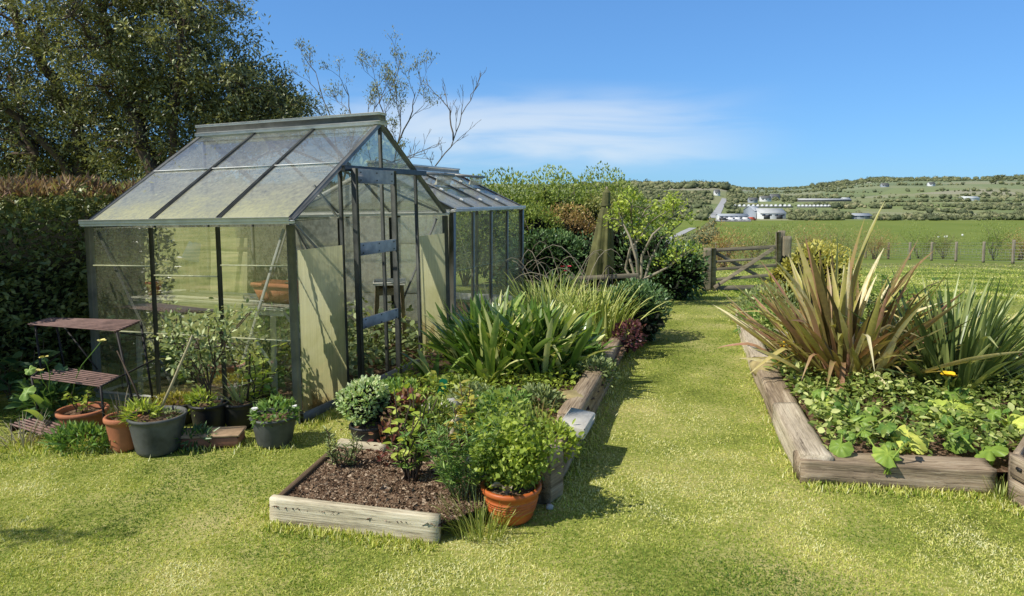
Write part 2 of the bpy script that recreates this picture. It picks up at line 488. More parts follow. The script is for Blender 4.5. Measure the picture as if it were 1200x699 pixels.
M['glass_far'] = glass_mat('algae_filmed_glass', .8, (.76, .73, .56), .5, moss_col=(.44, .41, .2), scale=2.2)
M['glass_clear'] = glass_mat('clear_gable_glass', .10, (.5, .52, .4), .12)
M['glass_back'] = glass_mat('green_back_glass', .5, (.66, .66, .46), .4)
M['glass2'] = glass_mat('old_greenhouse_glass', .26, (.58, .62, .42), .3)
M['glass2_roof'] = glass_mat('dirty_sky_sheen_roof_glass', .72, (.66, .68, .72), .5, moss_col=(.5, .48, .36), scale=6, gloss_r=.06, refl=.9)  # dirt film, paled and blued to paint in the sky's reflection
M['lap'] = plain_mat('algae_lap_strip', (.36, .37, .21), .6, 0, .3, 20)
t = NT('yellowed_polycarbonate')
vv = t.vec('Object', (1, 1, 1)); a = t.attr(); n1 = t.noise(3.0, 6, .65, vv, .8); n2 = t.noise(1.0, 4, .6, t.vec('Object', (90, 90, 1.5)))
fm = t.math('SUBTRACT', t.math('ADD', t.math('MULTIPLY', a, 1.0), t.math('MULTIPLY', n1, 1.5)), .58)
c = t.ramp(fm, [(.12, (.40, .27, .10)), (.26, (.88, .78, .40)), (.45, (.76, .72, .36)), (.75, (.88, .83, .48)), (1, (.88, .84, .52))])
c = t.mix(.35, c, t.ramp(n2, [(.35, (.55, .55, .5)), (.6, (1, 1, 1))]), 'MULTIPLY')
p = t.principled(c, .45, 0, .3); tl = t.n('ShaderNodeBsdfTranslucent'); t.link(c, tl.inputs[0]); tp = t.n('ShaderNodeBsdfTransparent'); tp.inputs[0].default_value = (.85, .88, .65, 1)
M['poly'] = t.done(t.mixsh(.12, t.mixsh(.72, p, tl.outputs[0]), tp.outputs[0]))
M['board'] = wood_mat('pale_weathered_board', (.17, .125, .07), (.62, .54, .37), (.82, .75, .56))
M['board_in'] = wood_mat('dark_brown_board', (.06, .04, .025), (.15, .10, .06), (.24, .17, .1))  # same grain as the pale board, in much darker browns
M['sleeper'] = wood_mat('grey_brown_sleeper', (.08, .058, .038), (.33, .25, .165), (.58, .48, .34), .8)
M['sleeper_pale'] = wood_mat('sunbleached_sleeper', (.20, .16, .11), (.55, .46, .33), (.74, .66, .50), .8)
M['gatewood'] = wood_mat('lichen_gate_timber', (.10, .085, .055), (.26, .22, .145), (.40, .36, .25))
M['post'] = wood_mat('fence_post_timber', (.12, .10, .07), (.28, .24, .17), (.4, .36, .27))
M['stool'] = wood_mat('painted_stool_wood', (.16, .12, .08), (.34, .27, .18), (.48, .4, .28))
M['white_paint'] = plain_mat('flaking_white_paint', (.66, .64, .55), .6, 0, .2, 14)
M['terra'] = plain_mat('terracotta', (.40, .145, .065), .75, 0, .22, 9)
M['terra_old'] = plain_mat('weathered_terracotta', (.34, .15, .085), .8, 0, .35, 8)
M['tan'] = plain_mat('tan_clay_rim', (.46, .31, .18), .8, 0, .3, 12)
M['terra_orange'] = plain_mat('orange_plastic_terracotta', (.50, .125, .03), .45, 0, .12, 7)
M['pot_grey'] = plain_mat('scuffed_grey_plastic', (.085, .088, .08), .6, 0, .5, 7)
M['pot_black'] = plain_mat('black_plastic', (.022, .022, .021), .45, 0, .5, 8)
M['rust'] = plain_mat('rusty_iron', (.13, .07, .05), .75, .2, .4, 25)
M['iron'] = plain_mat('black_iron', (.02, .018, .016), .6, .3, .4, 20)
M['slat'] = plain_mat('rust_pink_slat', (.25, .15, .12), .7, .1, .35, 14)
M['cane'] = plain_mat('bamboo_cane', (.40, .34, .20), .6, 0, .2, 30)
M['blue'] = plain_mat('faded_blue_plastic', (.10, .17, .34), .5, 0, .2, 14)
M['red'] = plain_mat('red_plastic', (.45, .08, .04), .5, 0, .2, 14)
M['stone'] = plain_mat('pale_stone', (.56, .54, .48), .9, 0, .25, 14, bstr=.5)
M['concrete'] = plain_mat('pale_concrete', (.62, .58, .50), .9, 0, .2, 10, bstr=.4)
M['yellow_stone'] = plain_mat('mossy_yellow_stone', (.36, .29, .13), .95, 0, .4, 10, bstr=.6)
M['canvas'] = plain_mat('faded_olive_canvas', (.115, .115, .04), .85, 0, .5, 4)
M['wicker'] = plain_mat('grey_wicker', (.24, .19, .11), .8, 0, .4, 60)
M['label_green'] = plain_mat('green_plastic', (.01, .20, .09), .4, 0, .1, 5)
M['bark'] = plain_mat('brown_bark', (.085, .058, .036), .9, 0, .45, 6, bstr=.6)
M['bark_pale'] = plain_mat('pale_bark', (.30, .26, .18), .85, 0, .3, 9, bstr=.4)
M['bark_grey'] = plain_mat('grey_twig_bark', (.16, .13, .095), .85, 0, .3, 9)
M['petal_yellow'] = plain_mat('yellow_petals', (.85, .55, .02), .6, 0, .15, 40)
M['petal_pale'] = plain_mat('lemon_petals', (.85, .75, .25), .6, 0, .1, 40)
M['petal_white'] = plain_mat('white_petals', (.8, .8, .74), .6, 0, .05, 40)
M['petal_red'] = plain_mat('pink_red_petals', (.7, .06, .10), .5, 0, .2, 40)
M['wire'] = plain_mat('galvanised_wire', (.30, .31, .30), .5, .5, .1, 5)
# leaves: shade .. light
M['l_tree'] = leaf_mat('evergreen_leaf', [(0, (.022, .026, .012)), (.5, (.07, .076, .03)), (.75, (.15, .148, .06)), (1, (.34, .32, .16))], .28, .38, .5, gain=2.9)
M['l_hedge'] = leaf_mat('hedge_leaf', [(0, (.014, .022, .009)), (.5, (.055, .072, .025)), (.85, (.13, .14, .05)), (1, (.24, .22, .10))], .2, .42, .45, gain=2.9)
M['l_hedgetop'] = leaf_mat('coppery_hedge_shoot', [(0, (.10, .055, .04)), (.45, (.24, .145, .095)), (.75, (.27, .22, .10)), (1, (.30, .30, .09))], .25, .6, .2, gain=1.3)
M['l_bright'] = leaf_mat('fresh_shrub_leaf', [(0, (.04, .07, .014)), (.5, (.12, .17, .032)), (1, (.27, .30, .075))], .3, gain=1.75)
M['l_mid'] = leaf_mat('mid_green_leaf', [(0, (.022, .045, .012)), (.5, (.065, .12, .025)), (1, (.17, .23, .06))], .3)
M['l_dark'] = leaf_mat('dark_green_leaf', [(0, (.010, .022, .009)), (.5, (.03, .062, .02)), (1, (.10, .15, .055))], .2, .38, .5)
M['l_rust'] = leaf_mat('rust_brown_leaf', [(0, (.06, .035, .018)), (.5, (.16, .10, .04)), (1, (.26, .21, .07))], .25)
M['l_yellow'] = leaf_mat('golden_leaf', [(0, (.09, .09, .014)), (.5, (.30, .28, .04)), (1, (.55, .50, .13))], .3, gain=1.2)
M['l_lime'] = leaf_mat('lime_leaf', [(0, (.06, .09, .014)), (.5, (.18, .235, .032)), (1, (.36, .40, .09))], .4, gain=1.9)
M['l_strap'] = leaf_mat('glossy_strap_leaf', [(0, (.018, .04, .010)), (.45, (.06, .115, .018)), (.8, (.15, .21, .042)), (1, (.38, .38, .16))], .3, .3, .6, gain=1.9)
M['l_lily'] = leaf_mat('daylily_leaf', [(0, (.06, .085, .016)), (.5, (.17, .22, .045)), (1, (.42, .42, .15))], .35, .4, .4, gain=1.75)
M['l_bronze'] = leaf_mat('bronze_sword_leaf', [(0, (.05, .035, .018)), (.25, (.14, .115, .035)), (.42, (.28, .145, .095)), (.6, (.21, .195, .05)), (.75, (.30, .28, .075)), (.88, (.38, .31, .13)), (1, (.55, .46, .28))], .25, .42, .45, 30, gain=1.65)
M['l_green_sword'] = leaf_mat('green_sword_leaf', [(0, (.022, .038, .013)), (.5, (.08, .115, .03)), (.85, (.20, .23, .075)), (1, (.42, .38, .17))], .2, .38, .5, gain=1.75)
M['l_grey'] = leaf_mat('grey_green_leaf', [(0, (.06, .085, .045)), (.5, (.15, .19, .07)), (1, (.36, .39, .17))], .25, gain=1.6)
M['l_varieg'] = leaf_mat('cream_edged_leaf', [(0, (.05, .09, .03)), (.5, (.18, .25, .09)), (1, (.42, .46, .24))], .3)
M['l_red'] = leaf_mat('red_heuchera_leaf', [(0, (.035, .012, .011)), (.45, (.12, .035, .028)), (.8, (.20, .12, .05)), (1, (.28, .25, .09))], .3, gain=1.7)
M['l_purple'] = leaf_mat('purple_leaf', [(0, (.015, .007, .009)), (.6, (.06, .022, .026)), (1, (.16, .07, .06))], .2)
M['l_cover'] = leaf_mat('ground_cover_leaf', [(0, (.022, .04, .010)), (.5, (.085, .125, .024)), (.85, (.22, .26, .065)), (1, (.36, .38, .15))], .3, gain=1.9)
M['l_big'] = leaf_mat('broad_leaf', [(0, (.05, .10, .02)), (.5, (.13, .19, .03)), (.8, (.28, .33, .06)), (1, (.52, .48, .08))], .35, .45, .35, 40)
M['l_dry'] = leaf_mat('dead_stem', [(0, (.10, .08, .055)), (1, (.36, .32, .23))], .1, .8, .1, gain=1.3)
M['l_olive'] = leaf_mat('olive_new_leaf', [(0, (.05, .055, .018)), (1, (.18, .18, .06))], .3)
M['grass'] = leaf_mat('lawn_blade', [(0, (.05, .105, .013)), (.30, (.205, .28, .038)), (.58, (.43, .435, .10)), (.85, (.62, .53, .235)), (1, (.68, .57, .33))], .3, .55, .2, 3, gain=1.5)
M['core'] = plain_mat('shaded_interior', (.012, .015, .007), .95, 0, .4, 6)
t = NT('garden_soil'); n1 = t.noise(14, 6, .7, t.pos()); n2 = t.noise(70, 3, .7, t.pos())
c = t.ramp(t.math('ADD', t.math('MULTIPLY', n1, .5), t.math('MULTIPLY', n2, .5)), [(.32, (.035, .02, .012)), (.47, (.14, .085, .052)), (.56, (.27, .18, .115)), (.68, (.52, .40, .27))])
c = t.mix(t.math('MULTIPLY', t.math('SUBTRACT', t.attr(), .72), 9.0, True), c, (.55, .42, .29))
M['soil'] = t.done(t.principled(c, .95, 0, .1, n2, .9, .02))

# ------------------------------------------------------------------ camera, world, sun
cam = bpy.data.cameras.new('camera'); co = bpy.data.objects.new('camera', cam); COL.objects.link(co)
cam.sensor_width = 36; cam.lens = F_PX / 1200 * 36; cam.shift_y = (CY - 349.5) / 1200
cam.clip_end = 20000; cam.clip_start = .05
co.location = (0, 0, CAM_H); co.rotation_euler = (pi / 2 - PITCH, 0, 0); scene.camera = co

SUN_EL = radians(46); to_sun = Vector((-.90, -.43, 0)).normalized() * cos(SUN_EL) + Vector((0, 0, sin(SUN_EL)))
sun = bpy.data.lights.new('sun', 'SUN'); sun.energy = 5.0; sun.angle = radians(.53); sun.color = (1, .95, .86)
so = bpy.data.objects.new('sun', sun); COL.objects.link(so); so.rotation_euler = to_sun.to_track_quat('Z', 'Y').to_euler()
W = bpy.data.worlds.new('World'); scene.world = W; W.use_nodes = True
wt = W.node_tree; wt.nodes.clear()
def wn(typ): return wt.nodes.new(typ)
sky = wn('ShaderNodeTexSky'); sky.sky_type = 'NISHITA'; sky.sun_disc = False; sky.sun_elevation = SUN_EL
sky.sun_rotation = atan2(to_sun.x, to_sun.y); sky.air_density = 1.0; sky.dust_density = 0.0; sky.ozone_density = 1.5; sky.altitude = 50
tc = wn('ShaderNodeTexCoord'); sx = wn('ShaderNodeSeparateXYZ'); wt.links.new(tc.outputs['Generated'], sx.inputs[0])
mp = wn('ShaderNodeMapping'); mp.inputs['Scale'].default_value = (2.4, 2.4, 15); mp.inputs['Rotation'].default_value = (0, .05, .3)
wt.links.new(tc.outputs['Generated'], mp.inputs[0])
nz = wn('ShaderNodeTexNoise'); nz.inputs['Scale'].default_value = 1.5; nz.inputs['Detail'].default_value = 6; nz.inputs['Roughness'].default_value = .5; nz.inputs['Distortion'].default_value = .6
wt.links.new(mp.outputs[0], nz.inputs[0])
def wmath(op, a, b=None, clamp=False):
    m = wn('ShaderNodeMath'); m.operation = op; m.use_clamp = clamp
    for i, q in enumerate((a, b)):
        if q is None: continue
        if isinstance(q, bpy.types.NodeSocket): wt.links.new(q, m.inputs[i])
        else: m.inputs[i].default_value = q
    return m.outputs[0]
def wrange(v, a, b, c, d):
    m = wn('ShaderNodeMapRange'); m.interpolation_type = 'SMOOTHSTEP'
    wt.links.new(v, m.inputs[0])
    for i, q in enumerate((a, b, c, d)): m.inputs[i + 1].default_value = q
    return m.outputs[0]
# a thin bank of cirrus low in the north, to the left of the valley
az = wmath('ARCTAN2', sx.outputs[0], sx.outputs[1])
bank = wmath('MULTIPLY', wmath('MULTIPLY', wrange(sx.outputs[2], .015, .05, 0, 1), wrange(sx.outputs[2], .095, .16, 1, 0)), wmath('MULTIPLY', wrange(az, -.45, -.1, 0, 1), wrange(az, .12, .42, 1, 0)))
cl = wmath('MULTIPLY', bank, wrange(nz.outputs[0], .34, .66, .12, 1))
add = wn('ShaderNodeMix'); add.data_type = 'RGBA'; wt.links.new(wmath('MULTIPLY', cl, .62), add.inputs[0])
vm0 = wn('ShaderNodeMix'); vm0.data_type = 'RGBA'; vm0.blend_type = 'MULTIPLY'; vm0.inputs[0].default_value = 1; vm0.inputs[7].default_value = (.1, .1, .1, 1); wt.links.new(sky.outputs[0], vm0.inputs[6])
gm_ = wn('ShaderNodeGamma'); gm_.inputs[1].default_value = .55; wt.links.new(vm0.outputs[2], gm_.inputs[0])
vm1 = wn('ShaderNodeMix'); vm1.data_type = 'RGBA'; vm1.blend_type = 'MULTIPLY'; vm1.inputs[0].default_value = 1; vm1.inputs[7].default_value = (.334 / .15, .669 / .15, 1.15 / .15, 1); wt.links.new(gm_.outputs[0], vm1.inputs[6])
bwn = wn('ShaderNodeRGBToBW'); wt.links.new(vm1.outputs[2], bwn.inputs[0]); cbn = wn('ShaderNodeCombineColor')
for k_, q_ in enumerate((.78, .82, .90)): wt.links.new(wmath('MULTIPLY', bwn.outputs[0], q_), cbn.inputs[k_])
ovh = wn('ShaderNodeMix'); ovh.data_type = 'RGBA'; wt.links.new(wrange(sx.outputs[2], .36, .72, 0, .85), ovh.inputs[0]); wt.links.new(vm1.outputs[2], ovh.inputs[6]); wt.links.new(cbn.outputs[0], ovh.inputs[7])  # unseen overhead sky greyed, added to take blue out of the fill light
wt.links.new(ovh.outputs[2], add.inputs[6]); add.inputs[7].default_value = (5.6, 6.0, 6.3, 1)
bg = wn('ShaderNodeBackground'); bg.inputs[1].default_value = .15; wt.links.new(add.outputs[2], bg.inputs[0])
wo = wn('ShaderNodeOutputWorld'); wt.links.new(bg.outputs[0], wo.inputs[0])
vs = scene.view_settings; vs.view_transform = 'Standard'; vs.look = 'None'; vs.exposure = 0; vs.gamma = 1
cy = scene.cycles; cy.max_bounces = 10; cy.transparent_max_bounces = 40; cy.diffuse_bounces = 3; cy.glossy_bounces = 3; cy.transmission_bounces = 4
cy.use_denoising = True; cy.sample_clamp_indirect = 6

# ------------------------------------------------------------------ plan of the garden
GA = np.array([-1.495, 4.762]); GTH = 1.222; GW, GL, GE, GR = 2.46, 1.9, 1.41, 2.19
gux = np.array([cos(GTH), sin(GTH)]); guy = np.array([-sin(GTH), cos(GTH)])
def gpt(a, b): q = GA + gux * a + guy * b; return (q[0], q[1])
HA = np.array([-2.80, 9.13]); HTH = -.36; HW, HL, HE, HR = 2.22, 2.44, 1.45, 1.96
hux = np.array([cos(HTH), sin(HTH)]); huy = np.array([-sin(HTH), cos(HTH)])
def hpt(a, b): q = HA + hux * a + huy * b; return (q[0], q[1])
POLY_GH1 = [gpt(-.02, -.02), gpt(GW, -.02), gpt(GW, GL), gpt(-.02, GL)]
POLY_GH2 = [hpt(0, 0), hpt(HW, 0), hpt(HW, HL), hpt(0, HL)]
xy = lambda v: (v[0], v[1])
FB = [P(315, 612), P(512, 637), P(585, 604), P(646, 591), P(520, 548), P(398, 533), P(385, 549)]
RB = [P(398, 533), P(520, 548), P(646, 591), P(692, 508), P(737, 424), P(766, 392), P(745, 372), P(690, 365), P(620, 372), P(520, 415), P(482, 452), P(430, 500)]
TB = [P(938, 566), P(1165, 580), P(1260, 565), P(1330, 470), P(1180, 395), P(1000, 368), P(866, 372), P(895, 440)]
BEDS = [[xy(v) for v in b] for b in (FB, RB, TB)]

# ------------------------------------------------------------------ ground
ys = np.r_[np.linspace(-30, 1, 9), np.linspace(1.5, 16, 50), np.geomspace(16.5, 8000, 90)]
us = np.linspace(-1, 1, 161); us = np.sign(us) * (np.abs(us) ** 1.2)
X = np.concatenate([us * (40 + 1.5 * max(y, 0)) for y in ys]); Y = np.repeat(ys, len(us))
Z = H(X, Y) - .004
gm = MB(); i = np.arange(len(ys) - 1)[:, None] * len(us); j = np.arange(len(us) - 1)[None]
gm.add(np.stack([X, Y, Z], -1), np.stack([i + j, i + j + 1, i + len(us) + j + 1, i + len(us) + j], -1).reshape(-1, 4))
t = NT('lawn_and_fields'); p = t.pos(); s = t.n('ShaderNodeSeparateXYZ'); t.link(p, s.inputs[0])
n1 = t.noise(1.1, 5, .6, p); n2 = t.noise(45, 4, .7, p); n3 = t.noise(.03, 5, .6, p); n4 = t.noise(.6, 6, .7, p)
lawn = t.ramp(t.math('ADD', t.math('MULTIPLY', n1, .5), t.math('MULTIPLY', n2, .5)), [(.34, (.06, .085, .014)), (.48, (.25, .285, .055)), (.66, (.58, .49, .22))])
fld0 = t.ramp(t.math('ADD', t.math('MULTIPLY', n4, .5), t.math('MULTIPLY', n2, .5)), [(.3, (.12, .17, .03)), (.5, (.26, .30, .07)), (.7, (.42, .40, .14))])
fld = t.ramp(t.math('ADD', t.math('MULTIPLY', n3, .7), t.math('MULTIPLY', n4, .3)), [(.3, (.14, .195, .035)), (.6, (.19, .235, .05)), (.75, (.26, .28, .08))])
vo = t.n('ShaderNodeTexVoronoi'); vo.inputs['Scale'].default_value = .006; vo.inputs['Randomness'].default_value = .8; t.link(p, vo.inputs[0])
sc2 = t.n('ShaderNodeSeparateXYZ'); t.link(vo.outputs['Color'], sc2.inputs[0])
far = t.ramp(sc2.outputs[0], [(.0, (.17, .21, .08)), (.3, (.22, .26, .10)), (.55, (.28, .28, .14)), (.8, (.20, .25, .08)), (1, (.33, .31, .20))])
def mrange(v, a, b):
    m = t.n('ShaderNodeMapRange', interpolation_type='SMOOTHSTEP'); t.link(v, m.inputs[0]); m.inputs[1].default_value = a; m.inputs[2].default_value = b; return m.outputs[0]
rough = t.ramp(n4, [(.3, (.15, .17, .05)), (.7, (.30, .28, .13))])
c = t.mix(mrange(s.outputs[1], 9, 14), lawn, fld0); c = t.mix(mrange(s.outputs[1], 28, 36), c, fld)
strip = t.math('MULTIPLY', mrange(s.outputs[1], 26, 30), t.math('SUBTRACT', 1.0, mrange(s.outputs[1], 33, 37)))
c = t.mix(t.math('MULTIPLY', strip, .8), c, rough)
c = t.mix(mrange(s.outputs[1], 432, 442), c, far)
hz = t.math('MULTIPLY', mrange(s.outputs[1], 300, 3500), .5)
c = t.mix(hz, c, (.26, .31, .33))  # distance haze painted into the ground colour
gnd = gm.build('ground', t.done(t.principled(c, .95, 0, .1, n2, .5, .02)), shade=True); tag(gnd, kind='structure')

# mown lawn: real blades, thick near the path and thinner away
def blades(name, n, y0, y1, hw, wd, pw, seed, mat='grass', xf=lambda y: (-(.80 * y + .9), .80 * y + .9), extra=None, vs=0.0):
    g = np.random.default_rng(seed)
    u = g.random(n); y = (y0 ** (1 - pw) + u * (y1 ** (1 - pw) - y0 ** (1 - pw))) ** (1 / (1 - pw))
    lo, hi = xf(y); x = lo + (hi - lo) * g.random(n)
    k = np.ones(n, bool)
    for b in BEDS + [POLY_GH1, POLY_GH2]: k &= ~inpoly(x, y, b)
    # the hedge foot on the left
    k &= (x + 4.35 - (y - 3.6) * .36) > 0
    if extra is not None: k &= extra(x, y, g)
    # trodden patches
    dens = fbm(x * 2.6, y * 2.6, 5); k &= g.random(n) < .45 + .9 * dens
    x, y = x[k], y[k]; m = len(x)
    pat = fbm(x * 1.1 + 3, y * .8, 21, 4); pat2 = fbm(x * 6, y * 6, 33, 3)
    near = np.full(m, 9.)
    for pl_ in BEDS:
        pc = np.array(pl_).mean(0)
        for q_ in range(len(pl_)):
            e0 = np.array(pl_[q_]); e1 = np.array(pl_[(q_ + 1) % len(pl_)]); ed = e1 - e0; tt = np.clip(((x - e0[0]) * ed[0] + (y - e0[1]) * ed[1]) / (ed @ ed + 1e-9), 0, 1); near = np.minimum(near, np.hypot(x - e0[0] - ed[0] * tt, y - e0[1] - ed[1] * tt))
    dry = np.clip((pat - .5) * 4.2 + (pat2 - .5) * 1.6 + .5 * np.exp(-near / .16) * (pat2 > .42), -.7, .9)
    dry = dry - .22 * np.exp(-((x - 1.3 - .12 * (y - 4)) / .45) ** 2) * (y < 9) + .5 * np.exp(-((x - 2.3) / .8) ** 2 - ((y - 3.15) / .35) ** 2) + .3 * np.exp(-((x + 2.3) / .7) ** 2 - ((y - 3.75) / .25) ** 2)
    stripe = .06 * np.sign(np.sin((x - .19 * y) * 5.2))
    v = np.clip(.39 + vs + stripe + dry * .46 + g.normal(0, .19, m), 0, 1)
    hgt = g.uniform(hw[0], hw[1], m) * (.6 + .9 * pat2); wid = wd[0] + wd[1] * y
    az = g.uniform(0, 2 * pi, m); lean = g.uniform(.3, 1.4, m)
    d = np.stack([np.cos(az) * np.sin(lean), np.sin(az) * np.sin(lean), np.cos(lean)], -1)
    R = frames(d, .5, g)
    tv = [(-.5, 0, 0), (.5, 0, 0), (.36, .55, .06), (-.36, .55, .06), (0, 1, -.1)]; tf = [(0, 1, 2, 3), (3, 2, 4)]
    mb = MB(); mb.inst(tv, tf, np.stack([x, y, H(x, y) - .006], -1), R, np.stack([wid, hgt, hgt], -1), v)
    return tag(mb.build(name, M[mat]), kind='stuff')
tag(blades('lawn_grass', 600000, 2.2, 11.5, (.007, .018), (.0021, .0006), 1.6, 3), 'short sunlit lawn grass with straw-coloured patches', 'lawn grass')
tag(blades('lawn_grass', 150000, 11.5, 34, (.02, .05), (.003, .0008), 1.9, 4, vs=-.12, extra=lambda x, y, g: (x > 2.0 + (y - 11) * .05)), 'rougher grass running down to the wire fence', 'rough grass')
# longer unmown fringe at the feet of the timbers, boards and pots
g = np.random.default_rng(8); ex = []; 
def fringe(a, b, n, w=.06, off=0):
    a = np.array(xy(a)); b = np.array(xy(b)); q = a + (b - a) * g.random(n)[:, None]; nn = np.array([-(b - a)[1], (b - a)[0]]); nn /= np.linalg.norm(nn)
    ex.append(q + nn * (g.normal(0, w, n) + off)[:, None])
fringe(P(315, 614), P(512, 640), 900, .035, -.03); fringe(P(938, 568), P(1165, 582), 900, .035, -.03); fringe(P(936, 566), P(864, 376), 900, .04, .04)
fringe(P(648, 594), P(742, 402), 900, .05, -.02); fringe(P(70, 525), P(350, 520), 1500, .09); fringe(P(350, 506), P(425, 470), 400, .05); fringe(P(0, 525), P(120, 530), 900, .12)
fringe(P(315, 612), P(385, 550), 400, .03, .03); fringe(P(1165, 590), P(1215, 606), 400, .03, -.02)
q = np.concatenate(ex); m = len(q); az_ = g.uniform(0, 6.28, m); ln = g.uniform(.1, .8, m)
mb = MB(); tv = [(-.5, 0, 0), (.5, 0, 0), (.36, .55, .06), (-.36, .55, .06), (0, 1, -.1)]
mb.inst(tv, [(0, 1, 2, 3), (3, 2, 4)], np.c_[q, H(q[:, 0], q[:, 1])], frames(np.stack([np.cos(az_) * np.sin(ln), np.sin(az_) * np.sin(ln), np.cos(ln)], -1), .5, g), np.stack([np.full(m, .006), g.uniform(.015, .048, m), g.uniform(.015, .048, m)], -1), np.clip(g.normal(.55, .25, m), 0, 1))
tag(mb.build('grass_fringe', M['grass']), 'longer unmown grass fringing the timbers and pots', 'grass', kind='stuff')

def soil_patch(name, poly, z, amp=.03, step=.06, seed=1, clods=500, grow_=0.0):
    pl = [xy(v) for v in poly]; ax = np.array(pl); x0, y0 = ax.min(0); x1, y1 = ax.max(0)
    nx = int((x1 - x0) / step) + 2; ny = int((y1 - y0) / step) + 2
    gx, gy = np.meshgrid(np.linspace(x0, x1, nx), np.linspace(y0, y1, ny)); x = gx.ravel(); y = gy.ravel()
    ins = inpoly(x, y, pl)
    zz = H(x, y) + z + amp * (fbm(x * 5, y * 5, seed) - .5) * 2 + amp * .6 * (fbm(x * 17, y * 17, seed + 3) - .5)
    ii = np.arange(nx * ny).reshape(ny, nx); f = np.stack([ii[:-1, :-1], ii[:-1, 1:], ii[1:, 1:], ii[1:, :-1]], -1).reshape(-1, 4)
    f = f[ins[f].all(1)]; mb = MB(); mb.add(np.stack([x, y, zz], -1), f)
    g = np.random.default_rng(seed)
    cx = g.uniform(x0, x1, clods * 3); cyy = g.uniform(y0, y1, clods * 3); k = inpoly(cx, cyy, pl); cx, cyy = cx[k], cyy[k]; n = len(cx)
    cz = H(cx, cyy) + z + amp * (fbm(cx * 5, cyy * 5, seed) - .5) * 2
    tet = ([(1, 0, -.4), (-.5, .8, -.3), (-.6, -.7, -.4), (.1, .1, .7)], [(0, 1, 3), (1, 2, 3), (2, 0, 3)])
    s_ = g.gamma(2, .0026, n) + .002
    mb.inst(tet[0], tet[1], np.stack([cx, cyy, cz], -1), frames(g.normal(size=(n, 3)), .5, g), np.stack([s_ * g.uniform(.6, 1.6, n), s_, s_ * .7], -1), g.random(n))
    return tag(mb.build(name, M['soil']), kind='structure')
soil_patch('garden_soil', FB, .085, .012, .03, 2, 12000)
soil_patch('garden_soil', RB, .15, .03, .06, 3, 1600)
soil_patch('garden_soil', TB, .10, .03, .07, 4, 500)
soil_patch('earth_floor', POLY_GH1, .02, .02, .07, 5, 300)
soil_patch('earth_floor', POLY_GH2, .01, .02, .12, 6, 50)
# ------------------------------------------------------------------ greenhouses
def bar(name, p0, p1, w, d, mat, root, up=(0, 0, 1), bev=.003):
    mb = MB(); mb.beam(p0, p1, w, d, up, bev=bev); return mb.build(name, M[mat], root)

def pane(name, pts, mat, root, vals=None, seg=1):
    mb = MB(); pts = np.array(pts, float)
    if vals is None:
        z = pts[:, 2]; vals = (z - z.min()) / max(1e-6, z.max() - z.min())
    mb.add(pts, [list(range(len(pts)))], vals); return mb.build(name, M[mat], root)

